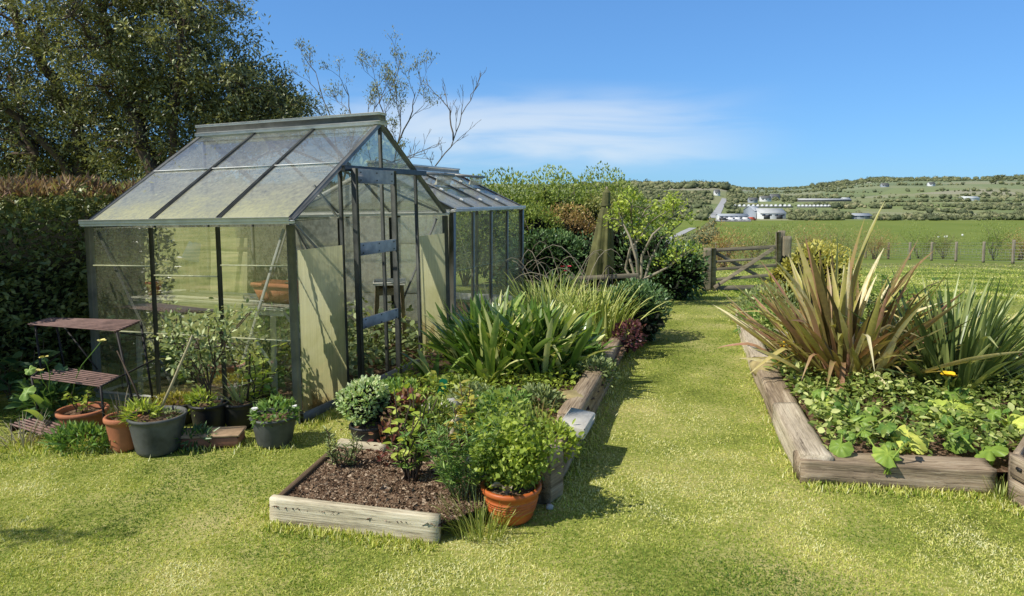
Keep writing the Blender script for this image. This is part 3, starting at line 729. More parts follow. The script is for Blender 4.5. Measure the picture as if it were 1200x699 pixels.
def greenhouse_shell(root, W_, L_, E_, R_, nb, ng, dark, light, levels, mats, roofmat, front_skip=(), thin=1.0):
    b = .034 * thin
    rz = lambda x: E_ + (R_ - E_) * (1 - abs(x - W_ / 2) / (W_ / 2))
    # foot rails, corner posts
    for (p, q) in (((0, 0), (0, L_)), ((W_, 0), (W_, L_)), ((.03, L_), (W_ - .03, L_))):
        bar('base_rail', (*p, .04), (*q, .04), .05, .10, light, root)
    for x in (0, W_):
        for y in (0, L_): bar('corner_post', (x, y, .09), (x, y, E_ - .02), b * 1.35, b * 1.35, 'alu', root, up=(1, 0, 0))
    # side glazing bars
    for x in (0, W_):
        for k in range(1, nb):
            y = L_ * k / nb; o = bar('glazing_bar', (x, y, .09), (x, y, E_ - .03), b * .85, b * .7, dark, root, up=(1, 0, 0))
    # eave gutters
    for x, sgn in ((0, -1), (W_, 1)):
        mb = MB(); mb.beam((x + sgn * .02, -.03, E_), (x + sgn * .02, L_ + .03, E_), .075, .026, bev=.006)
        mb.beam((x + sgn * .058, -.03, E_ + .022), (x + sgn * .058, L_ + .03, E_ + .022), .012, .03, bev=.002)
        mb.build('gutter', M[light], root)
    # gable rafters, ridge, roof bars
    for y in (0, L_):
        for x in (0, W_): bar('rafter', (x, y, E_ + .012), (W_ / 2, y, R_ + .012), b * 1.15, b, 'alu', root, up=(0, 0, 1))
    for k in range(1, nb):
        y = L_ * k / nb
        for x in (0, W_): bar('roof_bar', (x, y, E_ + .03), (W_ / 2, y, R_ + .02), b * .75, b * .7, dark, root)
    for dz, w, h, m in ((.015, .15, .03, light), (.055, .10, .05, 'alu'), (.092, .135, .022, light)):
        bar('ridge_rail', (W_ / 2, -.035, R_ + dz), (W_ / 2, L_ + .03, R_ + dz), w, h, m, root)
    # side panes, each lapping the one below
    for x, m in ((0, mats[0]), (W_, mats[1])):
        for k in range(nb):
            y0, y1 = L_ * k / nb + .018, L_ * (k + 1) / nb - .018
            lv = levels[k % len(levels)]
            for a, c in zip(lv[:-1], lv[1:]):
                a_, c_ = a * (E_ - .03), c * (E_ - .03)
                pane('pane', [(x, y0, a_), (x, y1, a_), (x, y1, c_), (x, y0, c_)], m, root)
                if a > .08: bar('glazing_lap', (x + (-.006 if x == 0 else .006), y0, a_), (x + (-.006 if x == 0 else .006), y1, a_), .007, .009, 'lap', root, bev=0)
    # roof panes
    for x in (0, W_):
        for k in range(nb):
            y0, y1 = L_ * k / nb + .016, L_ * (k + 1) / nb - .016
            for a, c in ((0, .52), (.52, 1)):
                f = lambda q, y: (x + (W_ / 2 - x) * q, y, E_ + .022 + (R_ - E_) * q)
                pane('roof_pane', [f(a, y0), f(a, y1), f(c, y1), f(c, y0)], 'glass_clear' if (x and roofmat == 'glass_roof') else roofmat, root, [a * .8, a * .8, c, c] if a == 0 else [.45, .45, 1, 1])
            f2 = lambda q, y: Vector((x + (W_ / 2 - x) * q, y, E_ + .032 + (R_ - E_) * q))
            bar('roof_lap', f2(.52, y0), f2(.52, y1), .02, .006, 'alu_light' if roofmat == 'glass_roof' else 'alu', root, bev=0)
    # gables
    xs = [W_ * k / ng for k in range(ng + 1)]
    for y, m in ((0, mats[2]), (L_, mats[3])):
        for k in range(1, ng):
            bar('gable_bar', (xs[k], y, .06), (xs[k], y, rz(xs[k]) - .02), b * .8, b * .8, dark if y else 'alu_dark', root, up=(0, 1, 0))
        for k in range(ng):
            x0, x1 = xs[k] + .018, xs[k + 1] - .018
            if not (y == 0 and k in front_skip):
                for a, c in ((.08, .55), (.55, E_ - .03)):
                    pane('pane', [(x0, y, a), (x1, y, a), (x1, y, c), (x0, y, c)], m, root)
                if y: bar('glazing_lap', (x0, y + .006, .55), (x1, y + .006, .55), .007, .009, 'lap', root, bev=0)
            pane('gable_pane', [(x0, y, E_ + .01), (x1, y, E_ + .01), (x1, y, rz(x1) - .01), (x0, y, rz(x0) - .01)], m, root)
        bar('gable_tie', (.03, y + (.012 if y == 0 else -.012), E_ - .01), (W_ - .03, y + (.012 if y == 0 else -.012), E_ - .01), b * .5, b * .8, 'alu_dark', root, up=(0, 1, 0)) if y else None

gh = thing('greenhouse', 'old aluminium greenhouse with sliding door, the nearer and taller of the two', 'greenhouse', (GA[0], GA[1], 0), GTH)
gh.rotation_euler = (-.027, .009, GTH)
lv = [(.06, .42, .80, 1), (.06, .42, .74, 1), (.06, .42, .79, 1)]
greenhouse_shell(gh, GW, GL, GE, GR, 3, 4, 'alu_dark', 'alu_light', lv, ('glass_wall', 'glass_far', 'glass_clear', 'glass_back'), 'glass_roof', front_skip=(0, 1, 2, 3))
# thin diagonal braces
for p, q in (((.03, GL - .05, GE - .05), (.03, GL - .78, .1)), ((.03, .08, GE - .05), (.03, .62, .1)), ((GW - .03, GL - .05, GE - .05), (GW - .03, GL - .75, .1)), ((GW - .03, .08, GE - .05), (GW - .03, .7, .1)),
             ((.05, GL - .03, GE - .05), (.75, GL - .03, .1)), ((GW - .05, GL - .03, GE - .05), (GW - .75, GL - .03, .1)),
             ((GW - .02, .06, GE + .02), (GW / 2 + .04, GL * .62, GR - .06)), ((.04, GL - .06, GE + .02), (GW / 2 - .04, GL * .35, GR - .06)),
             ((.1, .04, GE - .02), (GW / 4, .04, GE - .42)), ((GW / 4 - .28, .04, GE + .26), (GW / 4, .04, GE + .02)), ((.06, .04, GE - .1), (.2, .04, GE - .5))):
    bar('brace', p, q, .022, .012, 'alu', gh, up=(1, 0, 0))
# polycarbonate sheets standing in for lost panes
def sheet(x0, x1, z0, z1, y, name='polycarbonate_sheet'):
    mb = MB(); nx = 48; zz = np.linspace(z0, z1, 10); xs = np.linspace(x0, x1, nx)
    v = np.array([(x, y + .004 * (i % 2), z) for z in zz for i, x in enumerate(xs)]); a = np.repeat((zz - z0) / (z1 - z0), nx)
    i = np.arange(9)[:, None] * nx; j = np.arange(nx - 1)[None]
    mb.add(v, np.stack([i + j, i + j + 1, i + nx + j + 1, i + nx + j], -1).reshape(-1, 4), a); return mb.build(name, M['poly'], gh)
sheet(.04, GW / 4 - .015, .0, 1.21, -.012); sheet(GW * .75 + .02, GW - .04, .02, 1.21, -.012)
bar('front_sill', (0.03, 0, .03), (GW * .25, 0, .03), .05, .06, 'alu', gh)
bar('front_sill', (GW * .5, 0, .03), (GW - .03, 0, .03), .05, .06, 'alu', gh)
bar('door_track', (GW * .235, -.055, 1.80), (GW * .79, -.055, 1.80), .03, .045, 'alu_dark', gh)
bar('door_track', (GW * .25, -.055, .035), (GW * .55, -.055, .035), .05, .05, 'alu', gh)
dr = bpy.data.objects.new('door', None); COL.objects.link(dr); dr.parent = gh; dr.empty_display_size = .1
x0, x1, yd = GW * .272, GW * .515, -.095
for x in (x0, x1): bar('door_stile', (x, yd, .05), (x, yd, 1.80), .035, .045, 'alu_dark', dr, up=(0, 1, 0))
for z, h in ((1.74, .115), (1.17, .10), (.585, .085), (.085, .06)): bar('door_rail', (x0 + .018, yd - .012, z), (x1 - .018, yd - .012, z), .014, h, 'galv', dr)
mb = MB()
for z in (1.74, 1.17, .585):
    for x in (x0 + .06, x1 - .06, (x0 + x1) / 2):
        for dz in (-.03, .03): mb.box((x, yd - .021, z + dz), (.01, .006, .01))
mb.build('door_rivets', M['alu_dark'], dr)

g2 = thing('greenhouse', 'second greenhouse standing lower behind the first, with roof vents propped open', 'greenhouse', (HA[0], HA[1], -.07), HTH)
g2.rotation_euler = (-.012, 0, HTH)
greenhouse_shell(g2, HW, HL, HE, HR, 4, 3, 'alu_mid', 'alu_light', [(.06, .5, .97)], ('glass2', 'glass2', 'glass_far', 'glass2'), 'glass2_roof', thin=1.45)
def slope(sgn, q, y, up=0.0):
    x = HW / 2 + sgn * HW / 2 * (1 - q); n = Vector((sgn * (HR - HE), 0, HW / 2)).normalized()
    return Vector((x, y, HE + (HR - HE) * q)) + n * (.03 + up)
for sgn, q0, q1, ya, yb, lift in ((1, .55, .92, .68, 1.15, .17), (1, .60, .95, 1.9, 2.36, .15), (-1, .60, .95, .65, 1.15, .16)):
    mb = MB(); v = [slope(sgn, q0, ya, lift), slope(sgn, q0, yb, lift), slope(sgn, q1, yb), slope(sgn, q1, ya)]
    pane('vent_pane', v, 'glass2_roof', g2, [0, 0, 1, 1])
    mb = MB()
    for i in range(4): mb.beam(v[i], v[(i + 1) % 4], .035, .035)
    mb.build('vent_frame', M['alu'], g2)
    pane('vent_cheek', [slope(sgn, q0, ya, .02), slope(sgn, q0, yb, .02), slope(sgn, q0, yb, lift - .02), slope(sgn, q0, ya, lift - .02)], 'glass_far', g2)
for k in range(1, 4):
    for q in (.16, .42, .68):
        mb = MB(); c = slope(1, q, HL * k / 4, .025); mb.box(c, (.06, .045, .022), Matrix.Rotation(atan2(HR - HE, HW / 2), 3, 'Y'), bev=.006); mb.build('roof_clip', M['alu_light'], g2)

# ------------------------------------------------------------------ inside the near greenhouse
def gloc(a, b, z=0.0): q = gpt(a, b); return (q[0], q[1], z)
bn = thing('staging_bench', 'white slatted staging bench along the inside of the greenhouse wall', 'bench', gloc(.36, .92), GTH)
for k in range(4):
    mb = MB(); mb.beam((-.2 + k * .135, -.72, .775), (-.2 + k * .135, .76, .775), .10, .016, bev=.003); mb.build('slat', M['white_paint'], bn)
bar('rail', (-.24, -.72, .745), (-.24, .76, .745), .02, .045, 'white_paint', bn); bar('rail', (.24, -.72, .745), (.24, .76, .745), .02, .045, 'white_paint', bn)
for x in (-.23, .23):
    for y in (-.62, .68):
        bar('leg', (x, y, 0), (x, y, .72), .032, .032, 'alu_light', bn, up=(1, 0, 0))
        bar('brace', (x, y * .97, .35), (x, y * .97 - .3 * (1 if y > 0 else -1), .72), .018, .018, 'alu_light', bn, up=(1, 0, 0))
tr = thing('planting_trough', 'terracotta trough standing on the end of the white greenhouse bench', 'planter', gloc(.34, .38, .785), GTH)
mb = MB()
b0, b1 = [(-.07, -.15, 0), (.07, -.15, 0), (.07, .15, 0), (-.07, .15, 0)], [(-.105, -.2, .15), (.105, -.2, .15), (.105, .2, .15), (-.105, .2, .15)]
b2 = [(-.09, -.185, .15), (.09, -.185, .15), (.09, .185, .15), (-.09, .185, .15)]; b3 = [(p[0], p[1], .09) for p in b0]
mb.add(b0 + b1 + b2 + b3, [(3, 2, 1, 0)] + [(i, (i + 1) % 4, 4 + (i + 1) % 4, 4 + i) for i in range(4)] + [(4 + i, 4 + (i + 1) % 4, 8 + (i + 1) % 4, 8 + i) for i in range(4)] + [(8 + i, 8 + (i + 1) % 4, 12 + (i + 1) % 4, 12 + i) for i in range(4)])
mb.build('trough', M['terra'], tr)
mb = MB()
for a_, c_ in ((0, 1), (1, 2), (2, 3), (3, 0)): mb.beam(np.array(b1[a_]) - (0, 0, .014), np.array(b1[c_]) - (0, 0, .014), .016, .028, bev=.004)
mb.build('rim', M['terra'], tr)
mb = MB(); mb.box((0, 0, .115), (.16, .35, .01)); mb.build('soil', M['soil'], tr)
bk = thing('hoop_basket', 'small grey wicker basket with a hoop handle behind the terracotta trough', 'basket', gloc(.52, .36, .785), GTH)
mb = MB(); mb.lathe([(.0, .003), (.075, .003), (.10, .06), (.11, .13), (.117, .135), (.105, .14), (.09, .07)], 20); mb.build('bowl', M['wicker'], bk)
mb = MB(); mb.tube([(0, .11 * cos(a), .13 + .15 * sin(a)) for a in np.linspace(0, pi, 14)], .008, 6); mb.tube([(.02, .11 * cos(a), .13 + .14 * sin(a)) for a in np.linspace(0, pi, 14)], .006, 6); mb.build('handle', M['wicker'], bk)
mb = MB(); bush(mb, (0, 0, .15), (.08, .08, .05), 120, .04, .02, 4); mb.build('cuttings', M['l_dark'], bk)
st = thing('wooden_stool', 'pale topped wooden stool inside the greenhouse behind the door', 'stool', gloc(2.18, .52), GTH + .5)
mb = MB(); mb.box((0, 0, .70), (.34, .32, .03), bev=.006); mb.build('seat', M['white_paint'], st)
for sx in (-1, 1):
    for sy in (-1, 1): bar('leg', (sx * .16, sy * .15, 0), (sx * .13, sy * .12, .685), .035, .035, 'stool', st, up=(1, 0, 0))
for sy in (-1, 1):
    mb = MB(); mb.box((0, sy * .128, .58), (.24, .018, .20), bev=.004); mb.build('side_board', M['stool'], st)
    mb = MB(); mb.box((0, sy * .139, .60), (.035, .004, .075), bev=.001); mb.box((0, sy * .140, .60), (.06, .004, .03), bev=.001); mb.build('carved_opening', M['iron'], st)
for sx in (-1, 1): bar('rail', (sx * .14, -.12, .62), (sx * .14, .12, .62), .018, .07, 'stool', st); bar('rail', (sx * .15, -.13, .25), (sx * .15, .13, .25), .015, .025, 'stool', st)
bl = thing('blue_bucket', 'faded blue plastic bucket tipped over two wooden stakes inside the greenhouse', 'bucket', gloc(.46, 1.38, .79), GTH)
mb = MB(); mb.lathe([(0, .14), (.045, .14), (.062, 0), (.07, 0), (.07, .012), (.066, .014), (.048, .144), (0, .146)], 20)
o = mb.build('bucket', M['blue'], bl); o.rotation_euler = (.28, .12, 0); o.location = (0, 0, .27)
for dx in (-.03, .04): bar('stake', (.02, dx * 1.3, 0), (0, dx, .42), .022, .022, 'stool', bl, up=(1, 0, 0))
mb = MB(); mb.tube([(.05, -.02, .44), (.06, -.08, .52), (.06, -.13, .6)], .004, 5); mb.build('wire_handle', M['wire'], bl)
rp = thing('red_pot', 'little red plastic pot at the far end of the greenhouse bench', 'pot', gloc(.3, 1.6, .785), 0)
mb = MB(); mb.lathe([(0, 0), (.045, 0), (.058, .085), (.066, .087), (.066, .105), (.058, .105), (.052, .08), (0, .08)], 18); mb.build('pot', M['red'], rp)
mb = MB(); bush(mb, (0, 0, .11), (.04, .04, .03), 30, .03, .015, 6); mb.build('seedling', M['l_mid'], rp)
mb = MB(); mb.add([(0, 0, 0), (.5, 0, 0), (.46, .03, 1.02), (.02, .06, 1.0)], [(0, 1, 2, 3)], [.2, .2, 1, 1])
mb.add([(.12, .004, .78), (.26, .008, .78), (.26, .012, .80), (.12, .01, .80)], [(0, 1, 2, 3)], .1)
sk = mb.build('plastic_sheet', M['poly'], None, gloc(1.55, 1.78, .16), (0, 0, GTH + pi)); tag(sk, 'pale yellow plastic sheet leaning inside the back gable of the greenhouse', 'plastic sheet')
# weeds covering the greenhouse floor
mb = MB(); g = np.random.default_rng(5); n = 2600
a_, b_ = g.uniform(.75, GW - .06, n), g.uniform(.05, GL - .08, n); hgt = np.clip(g.gamma(2, .07, n), 0, .42) * (.5 + fbm(a_ * 2, b_ * 2, 3))
q = GA[:, None] + gux[:, None] * a_ + guy[:, None] * b_
leaves(mb, np.stack([q[0], q[1], .03 + hgt], -1), np.stack([g.normal(0, 1, n), g.normal(0, 1, n), g.normal(.2, .5, n)], -1), g.uniform(.05, .11, n), g.uniform(.025, .05, n), g.random(n) * .8 + .1, OVAL)
tag(mb.build('weed_cover', M['l_grey']), 'low leafy weeds covering the greenhouse floor behind the open door', 'weeds', kind='stuff')
for k, (a_, b_, r, hgt, m, lab) in enumerate(((.55, 1.5, .22, .5, 'l_mid', 'leafy tomato plant growing under the far end of the bench'), (.36, .62, .2, .36, 'l_dark', 'dark leafy plant under the middle of the greenhouse bench'), (1.5, 1.3, .3, .42, 'l_mid', 'bushy green plant on the greenhouse floor seen past the door'))):
    t_ = thing('greenhouse_plant', lab, 'plant', gloc(a_, b_)); mb = MB(); bush(mb, (0, 0, hgt * .6), (r, r, hgt * .55), 420, .09, .04, 60 + k, floor=.02); mb.build('foliage', M[m], t_)
    mb = MB()
    for s_ in range(5): mb.tube(twig((0, 0, 0), (random.gauss(0, .1), random.gauss(0, .1), hgt * .8), .0, 5, s_), .006, 5)
    mb.build('stem', M['bark'], t_)

# ------------------------------------------------------------------ plant stand and pots beside it
ps = thing('plant_stand', 'rusty tiered iron plant stand leaning against the greenhouse', 'plant stand', (0, 0, 0), 0)
TL, TR_, TRb, TLb = at(33, 380, 4.92), at(137, 388, 4.72), at(165, 376, 5.02), at(57, 373, 5.2)
cst = (TL + TR_ + TRb + TLb) / 4; base = Vector((cst.x, cst.y, 0)); ps.location = base
TL, TR_, TRb, TLb = [v - base for v in (TL, TR_, TRb, TLb)]
mbs = bpy.data.objects.new('shelf', None); COL.objects.link(mbs); mbs.parent = ps
def shelf(parent, a, b, c, d, n, rad=.0065):
    for k in range(n):
        t_ = k / (n - 1); mb = MB(); mb.beam(a.lerp(d, t_), b.lerp(c, t_), .013, .008, bev=.002); mb.build('slat', M['slat'], parent)
    mb = MB(); dn = Vector((0, 0, -.012)); e = (b - a).normalized() * .02
    mb.tube([a + e + dn, d + e + dn], rad, 6); mb.tube([b - e + dn, c - e + dn], rad, 6); mb.build('edge_bar', M['rust'], parent)
shelf(mbs, TL, TR_, TRb, TLb, 9)
mb2 = bpy.data.objects.new('shelf', None); COL.objects.link(mb2); mb2.parent = ps
LL, LR, LRb, LLb = [at(*q) - base for q in ((37, 442, 4.66), (118, 453, 4.48), (139, 441, 4.74), (72, 431, 4.94))]
shelf(mb2, LL, LR, LRb, LLb, 8)
fr = [at(162, 478, 4.60) - base, at(181, 468, 4.95) - base]
for top, ft in ((TR_, fr[0]), (TRb, fr[1]), (TL + Vector((.05, 0, 0)), Vector((TL.x + .12, TL.y - .02, .0))), (TLb + Vector((.05, 0, 0)), Vector((TLb.x + .14, TLb.y, .0)))):
    ft = Vector((ft.x, ft.y, 0.0)); mb = MB(); mb.tube([top - Vector((0, 0, .012)), ft], .0085, 7); mb.build('leg', M['iron'], ps)
for (p_, q_) in ((LR, LR.lerp(fr[0], .0) + Vector((.02, 0, -LR.z))), (LL, Vector((LL.x + .05, LL.y, 0)))):
    mb = MB(); mb.tube([p_, q_], .008, 7); mb.build('leg', M['iron'], ps)
mb = MB(); mb.tube([LR, Vector((fr[1].x, fr[1].y, .40))], .006, 6); mb.tube([LL, Vector((TLb.x + .08, TLb.y, .40))], .006, 6); mb.build('side_rail', M['iron'], ps)
mb = MB(); mb.tube([TR_.lerp(TRb, .1) + Vector((0, 0, -.02)), TRb.lerp(fr[1], .2)], .005, 6); mb.build('strut', M['iron'], ps)
mb = MB(); mb.tube([Vector((TL.x + .2, TL.y + .06, TL.z - .01)), Vector((LL.x + .33, LL.y + .2, LL.z))], .006, 6); mb.build('strut', M['iron'], ps)

rk = thing('slatted_rack', 'low rusty slatted rack lying on the ground at the hedge foot', 'rack', P(45, 505)); 
c_ = [P(12, 497, .07), P(68, 514, .07), P(85, 503, .07), P(40, 489, .07)]; c_ = [v - rk.location for v in c_]
for k in range(6):
    t_ = k / 5; mb = MB(); mb.beam(c_[0].lerp(c_[3], t_), c_[1].lerp(c_[2], t_), .014, .01, bev=.002); mb.build('slat', M['slat'], rk)
for a_, b_ in ((0, 3), (1, 2)):
    mb = MB(); mb.beam(c_[a_] - Vector((0, 0, .03)), c_[b_] - Vector((0, 0, .03)), .02, .05, bev=.003); mb.build('foot', M['rust'], rk)

def pot(name, label, loc, r0, r1, h, mat, rim=.02, rimh=.03, soil=.03, rings=0, ears=False, cat='plant pot', group=None):
    t_ = thing(name, label, cat, loc, 0, group)
    pr = [(0, 0), (r0 * .92, 0), (r0, .01)]
    hr = h - rimh
    n = 8
    for k in range(1, n):
        q = k / n; pr.append((r0 + (r1 - r0) * q, hr * q))
    if rings:
        for k in range(rings):
            zz = hr * (.78 - .09 * k); q = zz / hr; rr = r0 + (r1 - r0) * q
            pr += [(rr, zz - .006), (rr + .004, zz - .003), (rr + .004, zz + .003), (rr, zz + .006)]
        pr = sorted(pr[:3], key=lambda s: s[1]) + sorted(pr[3:], key=lambda s: s[1])
    rr = r1
    pr += [(rr, hr), (rr + rim * .7, hr + .004), (rr + rim, hr + rimh * .4), (rr + rim, h - .006), (rr + rim * .6, h), (rr - .006, h), (rr - .012, h - .02), (rr - .02, h - soil - .03)]
    mb = MB(); mb.lathe(pr, 36)
    pb = mb.build('pot', M[mat], t_, shade=True)
    mb = MB(); g = np.random.default_rng(int(h * 1e4)); ring = []
    k = 20; a = np.arange(k) * 2 * pi / k
    v = [(0, 0, h - soil + .012)] + [((rr - .014) * .55 * cos(q), (rr - .014) * .55 * sin(q), h - soil + .012 * g.random()) for q in a] + [((rr - .013) * cos(q), (rr - .013) * sin(q), h - soil - .004) for q in a]
    mb.add(v, [(0, 1 + i, 1 + (i + 1) % k) for i in range(k)] + [(1 + i, 1 + k + i, 1 + k + (i + 1) % k, 1 + (i + 1) % k) for i in range(k)]); mb.build('soil', M['soil'], t_)
    if ears:
        for s_ in (-1, 1):
            mb = MB(); mb.tube([(s_ * (r1 + rim), -.05, h - .03), (s_ * (r1 + rim + .025), 0, h - .025), (s_ * (r1 + rim), .05, h - .03)], .01, 6); mb.build('handle', M[mat], t_)
    return t_

def shoots(t_, h, n, L, W, r, mat, seed, up=.8, name='foliage', lean=.35, per=14, val=(.2, .95), tmpl=OVAL, stem='bark', stemr=.004, dz=0.0):
    """upright leafy stems springing from the middle of a pot or bed"""
    g = np.random.default_rng(seed); rr = random.Random(seed); mb = MB(); ms = MB()
    for k in range(n):
        a = rr.uniform(0, 6.28); e = (cos(a) * lean * h * rr.uniform(.2, 1) + cos(a) * r * .5, sin(a) * lean * h * rr.uniform(.2, 1) + sin(a) * r * .5)
        H_ = h * rr.uniform(.55, 1.05); pts = twig((cos(a) * r * .4, sin(a) * r * .4, dz), (e[0], e[1], H_ + dz), .04, 6, seed * 31 + k, .04)
        ms.tube(pts, np.linspace(stemr, stemr * .5, len(pts)), 5)
        pa = np.array([tuple(p) for p in pts]); q = np.sort(g.uniform(.2, 1, per)) * (len(pts) - 1); i = np.minimum(q.astype(int), len(pts) - 2); f = (q - i)[:, None]
        pos = pa[i] * (1 - f) + pa[i + 1] * f; az = g.uniform(0, 6.28, per); d = np.stack([np.cos(az), np.sin(az), g.uniform(-.1, up, per)], -1)
        leaves(mb, pos, d, L * g.uniform(.6, 1.15, per), W * g.uniform(.7, 1.1, per), np.clip(g.uniform(*val, per), 0, 1), tmpl, .4)
    ms.build('stem', M[stem], t_); return mb.build(name, M[mat], t_)

def flower(t_, pos, R, mat, n=6, seed=0, stemfrom=None, up=(0, 0, 1)):
    g = np.random.default_rng(seed); mb = MB(); a = np.arange(n) * 2 * pi / n + g.random(); d = np.stack([np.cos(a), np.sin(a), g.uniform(.1, .6, n)], -1)
    leaves(mb, np.repeat(np.array(pos)[None], n, 0), d, np.full(n, R), np.full(n, R * 1.1), np.full(n, .5), OVAL, .2); mb.lathe([(0, R * .25), (R * .2, R * .2), (R * .22, 0)], 8, pos)
    o = mb.build('flower', M[mat], t_)
    if stemfrom is not None: ms = MB(); ms.tube(twig(stemfrom, pos, .03, 6, seed, .03), .003, 5); ms.build('stem', M['l_mid'], t_)
    return o

p_ = pot('terracotta_bowl', 'wide terracotta bowl with a leafy seedling, leftmost of the pots', P(98, 508), .105, .145, .17, 'terra', .014, .03); shoots(p_, .17, 5, .05, .03, .08, 'l_lime', 3, per=8, dz=.13)
p_ = pot('terracotta_pot', 'tall terracotta pot with grassy dry shoots beside the terracotta bowl', P(146, 526), .075, .10, .215, 'terra', .012, .035)
mb = MB(); strap_clump(mb, 26, (.12, .24), .012, .06, (.1, .9), (.2, .8), 9, (0, 0, .18), 'grass', .3, 0, (.1, .7), nseg=5); mb.build('foliage', M['l_dry'], p_)
p_ = pot('grey_bucket_pot', 'large scuffed dark grey pot holding a bare cane, nearest the lawn', P(186, 528), .125, .165, .235, 'pot_grey', .008, .02, .03)
mb = MB(); mb.tube([(-.02, .03, .2), (.09, .02, .42), (.2, .02, .66), (.235, 0, .73)], [.009, .009, .008, .006], 7); mb.build('cane', M['cane'], p_)
mb = MB(); mb.tube([(-.08, .03, .2), (-.16, .04, .4), (-.27, .06, .62)], [.007, .006, .004], 7); mb.build('dead_stem', M['bark'], p_)
mb = MB(); bush(mb, (-.09, -.02, .23), (.09, .08, .055), 200, .07, .012, 8, up=.6); mb.build('foliage', M['l_lime'], p_)
mb = MB(); bush(mb, (.06, .03, .215), (.08, .08, .03), 80, .035, .02, 9); mb.build('foliage', M['l_grey'], p_)
p_ = pot('black_bowl_pot', 'wide black pot of low yellow succulents against the greenhouse', P(208, 494), .12, .15, .15, 'pot_black', .012, .02, .01); mb = MB(); bush(mb, (0, 0, .15), (.13, .13, .035), 520, .035, .012, 11, up=.9); mb.build('foliage', M['l_yellow'], p_)
p_ = pot('black_pot', 'tilted black pot with a small twiggy pale-leaved shrub', P(246, 503), .095, .125, .19, 'pot_black', .008, .02, .02)
ms = MB(); tips = []; gg = random.Random(4)
for k in range(4): grow(ms, tips, (gg.gauss(0, .02), gg.gauss(0, .02), .15), (gg.gauss(0, .35) + .05, gg.gauss(0, .3), 1), .30, .011, 2, gg, .6, .25, 5, .7)
ms.build('stem', M['bark'], p_); mb = MB(); g = np.random.default_rng(5)
tp = np.array([tuple(a) for a, b in tips]); tp = np.repeat(tp, 16, 0) + g.normal(0, .05, (len(tp) * 16, 3)); leaves(mb, tp, g.normal(0, 1, tp.shape) + (0, 0, .5), g.uniform(.025, .05, len(tp)), g.uniform(.014, .022, len(tp)), g.uniform(.2, 1, len(tp)), OVAL); mb.build('foliage', M['l_grey'], p_)
mb = MB(); bush(mb, (-.04, -.05, .2), (.09, .07, .07), 150, .06, .018, 14, up=.6); mb.build('weeds', M['l_lime'], p_)
p_ = pot('black_pot', 'black pot with drooping grassy leaves right of the pale-leaved shrub', P(283, 499), .095, .125, .18, 'pot_black', .008, .02, .02); mb = MB(); strap_clump(mb, 40, (.14, .26), .016, .07, (.2, 1.0), (.4, 1.2), 19, (0, 0, .15), 'grass', .3, 0, (.2, .9), nseg=6); mb.build('foliage', M['l_grey'], p_)
mb = MB(); mb.tube([(.03, .02, .12), (.05, .03, .3), (.06, .03, .5)], .008, 6); mb.build('stem', M['bark'], p_)
p_ = pot('grey_pot', 'dark grey pot of white daisies standing by the greenhouse corner', P(322, 520), .105, .14, .19, 'pot_grey', .01, .018, .02); mb = MB(); bush(mb, (0, 0, .2), (.13, .13, .07), 420, .045, .02, 23); mb.build('foliage', M['l_mid'], p_)
flower(p_, (-.09, -.09, .255), .022, 'petal_white', 9, 3); flower(p_, (-.11, -.05, .225), .02, 'petal_white', 9, 4); flower(p_, (.14, -.02, .25), .018, 'petal_white', 9, 5)
p_ = thing('citrus_sapling', 'young sapling with glossy lime leaves against the greenhouse glass', 'sapling', P(306, 492)); shoots(p_, .56, 7, .085, .04, .06, 'l_lime', 41, .5, per=15, lean=.25, stemr=.006, val=(.15, .95))
p_ = thing('leafy_plant', 'bushy green plant between the sapling and the greenhouse corner post', 'plant', P(336, 490)); shoots(p_, .36, 9, .06, .03, .1, 'l_mid', 43, .6, per=14, lean=.35)
tb = thing('trough_tray', 'low terracotta window trough lying under the black pots', 'planter', P(243, 521)); a_, b_ = P(206, 524), P(292, 521); d_ = (b_ - a_); L_ = d_.length; tb.rotation_euler.z = atan2(d_.y, d_.x)
mb = MB(); mb.box((0, 0, .035), (L_ * .96, .15, .07), bev=.012); mb.build('tray', M['terra_old'], tb); mb = MB(); mb.box((0, 0, .078), (L_, .175, .016), bev=.006); mb.build('rim', M['tan'], tb)
mb = MB(); bush(mb, (-.12, -.05, .06), (.2, .07, .06), 260, .06, .016, 31); mb.build('weeds', M['l_dark'], tb)
# yellow-flowered plants by the stand
p_ = thing('welsh_poppy', 'tall leafy plant with lemon yellow flowers in front of the plant stand', 'flowering plant', P(60, 497))
mb = MB(); bush(mb, (0, .05, .16), (.24, .16, .16), 260, .12, .045, 33, floor=.0, tmpl=OVAL); mb.build('foliage', M['l_dark'], p_)
mb = MB(); strap_clump(mb, 8, (.2, .36), .045, .1, (.2, .9), (.3, 1.0), 77, (0, 0, 0), 'sword', .3, 0, (.4, 1)); mb.build('foliage', M['l_mid'], p_)
b_ = p_.location
for k, (px, py, Y_) in enumerate(((51, 419, 4.45), (47, 435, 4.4), (119, 400, 4.55))): flower(p_, at(px, py, Y_) - b_, .03, 'petal_pale', 5, k, (.02, .02, .05))
mb = MB(); big_leaf(mb, at(35, 434, 4.4) - b_, (.2, -.8, .6), .035, 3, 5, .95); mb.build('broad_leaf', M['l_mid'], p_); mb = MB(); big_leaf(mb, at(31, 460, 4.4) - b_, (-.2, -.6, .6), .06, 4, 5, .8); mb.build('broad_leaf', M['l_mid'], p_)
p_ = thing('weed_clump', 'low mixed weeds sprawling under the terracotta bowl', 'weeds', P(95, 528)); mb = MB(); bush(mb, (0, .03, .06), (.22, .12, .09), 700, .06, .016, 35, floor=0.0, up=.7); mb.build('foliage', M['l_mid'], p_)
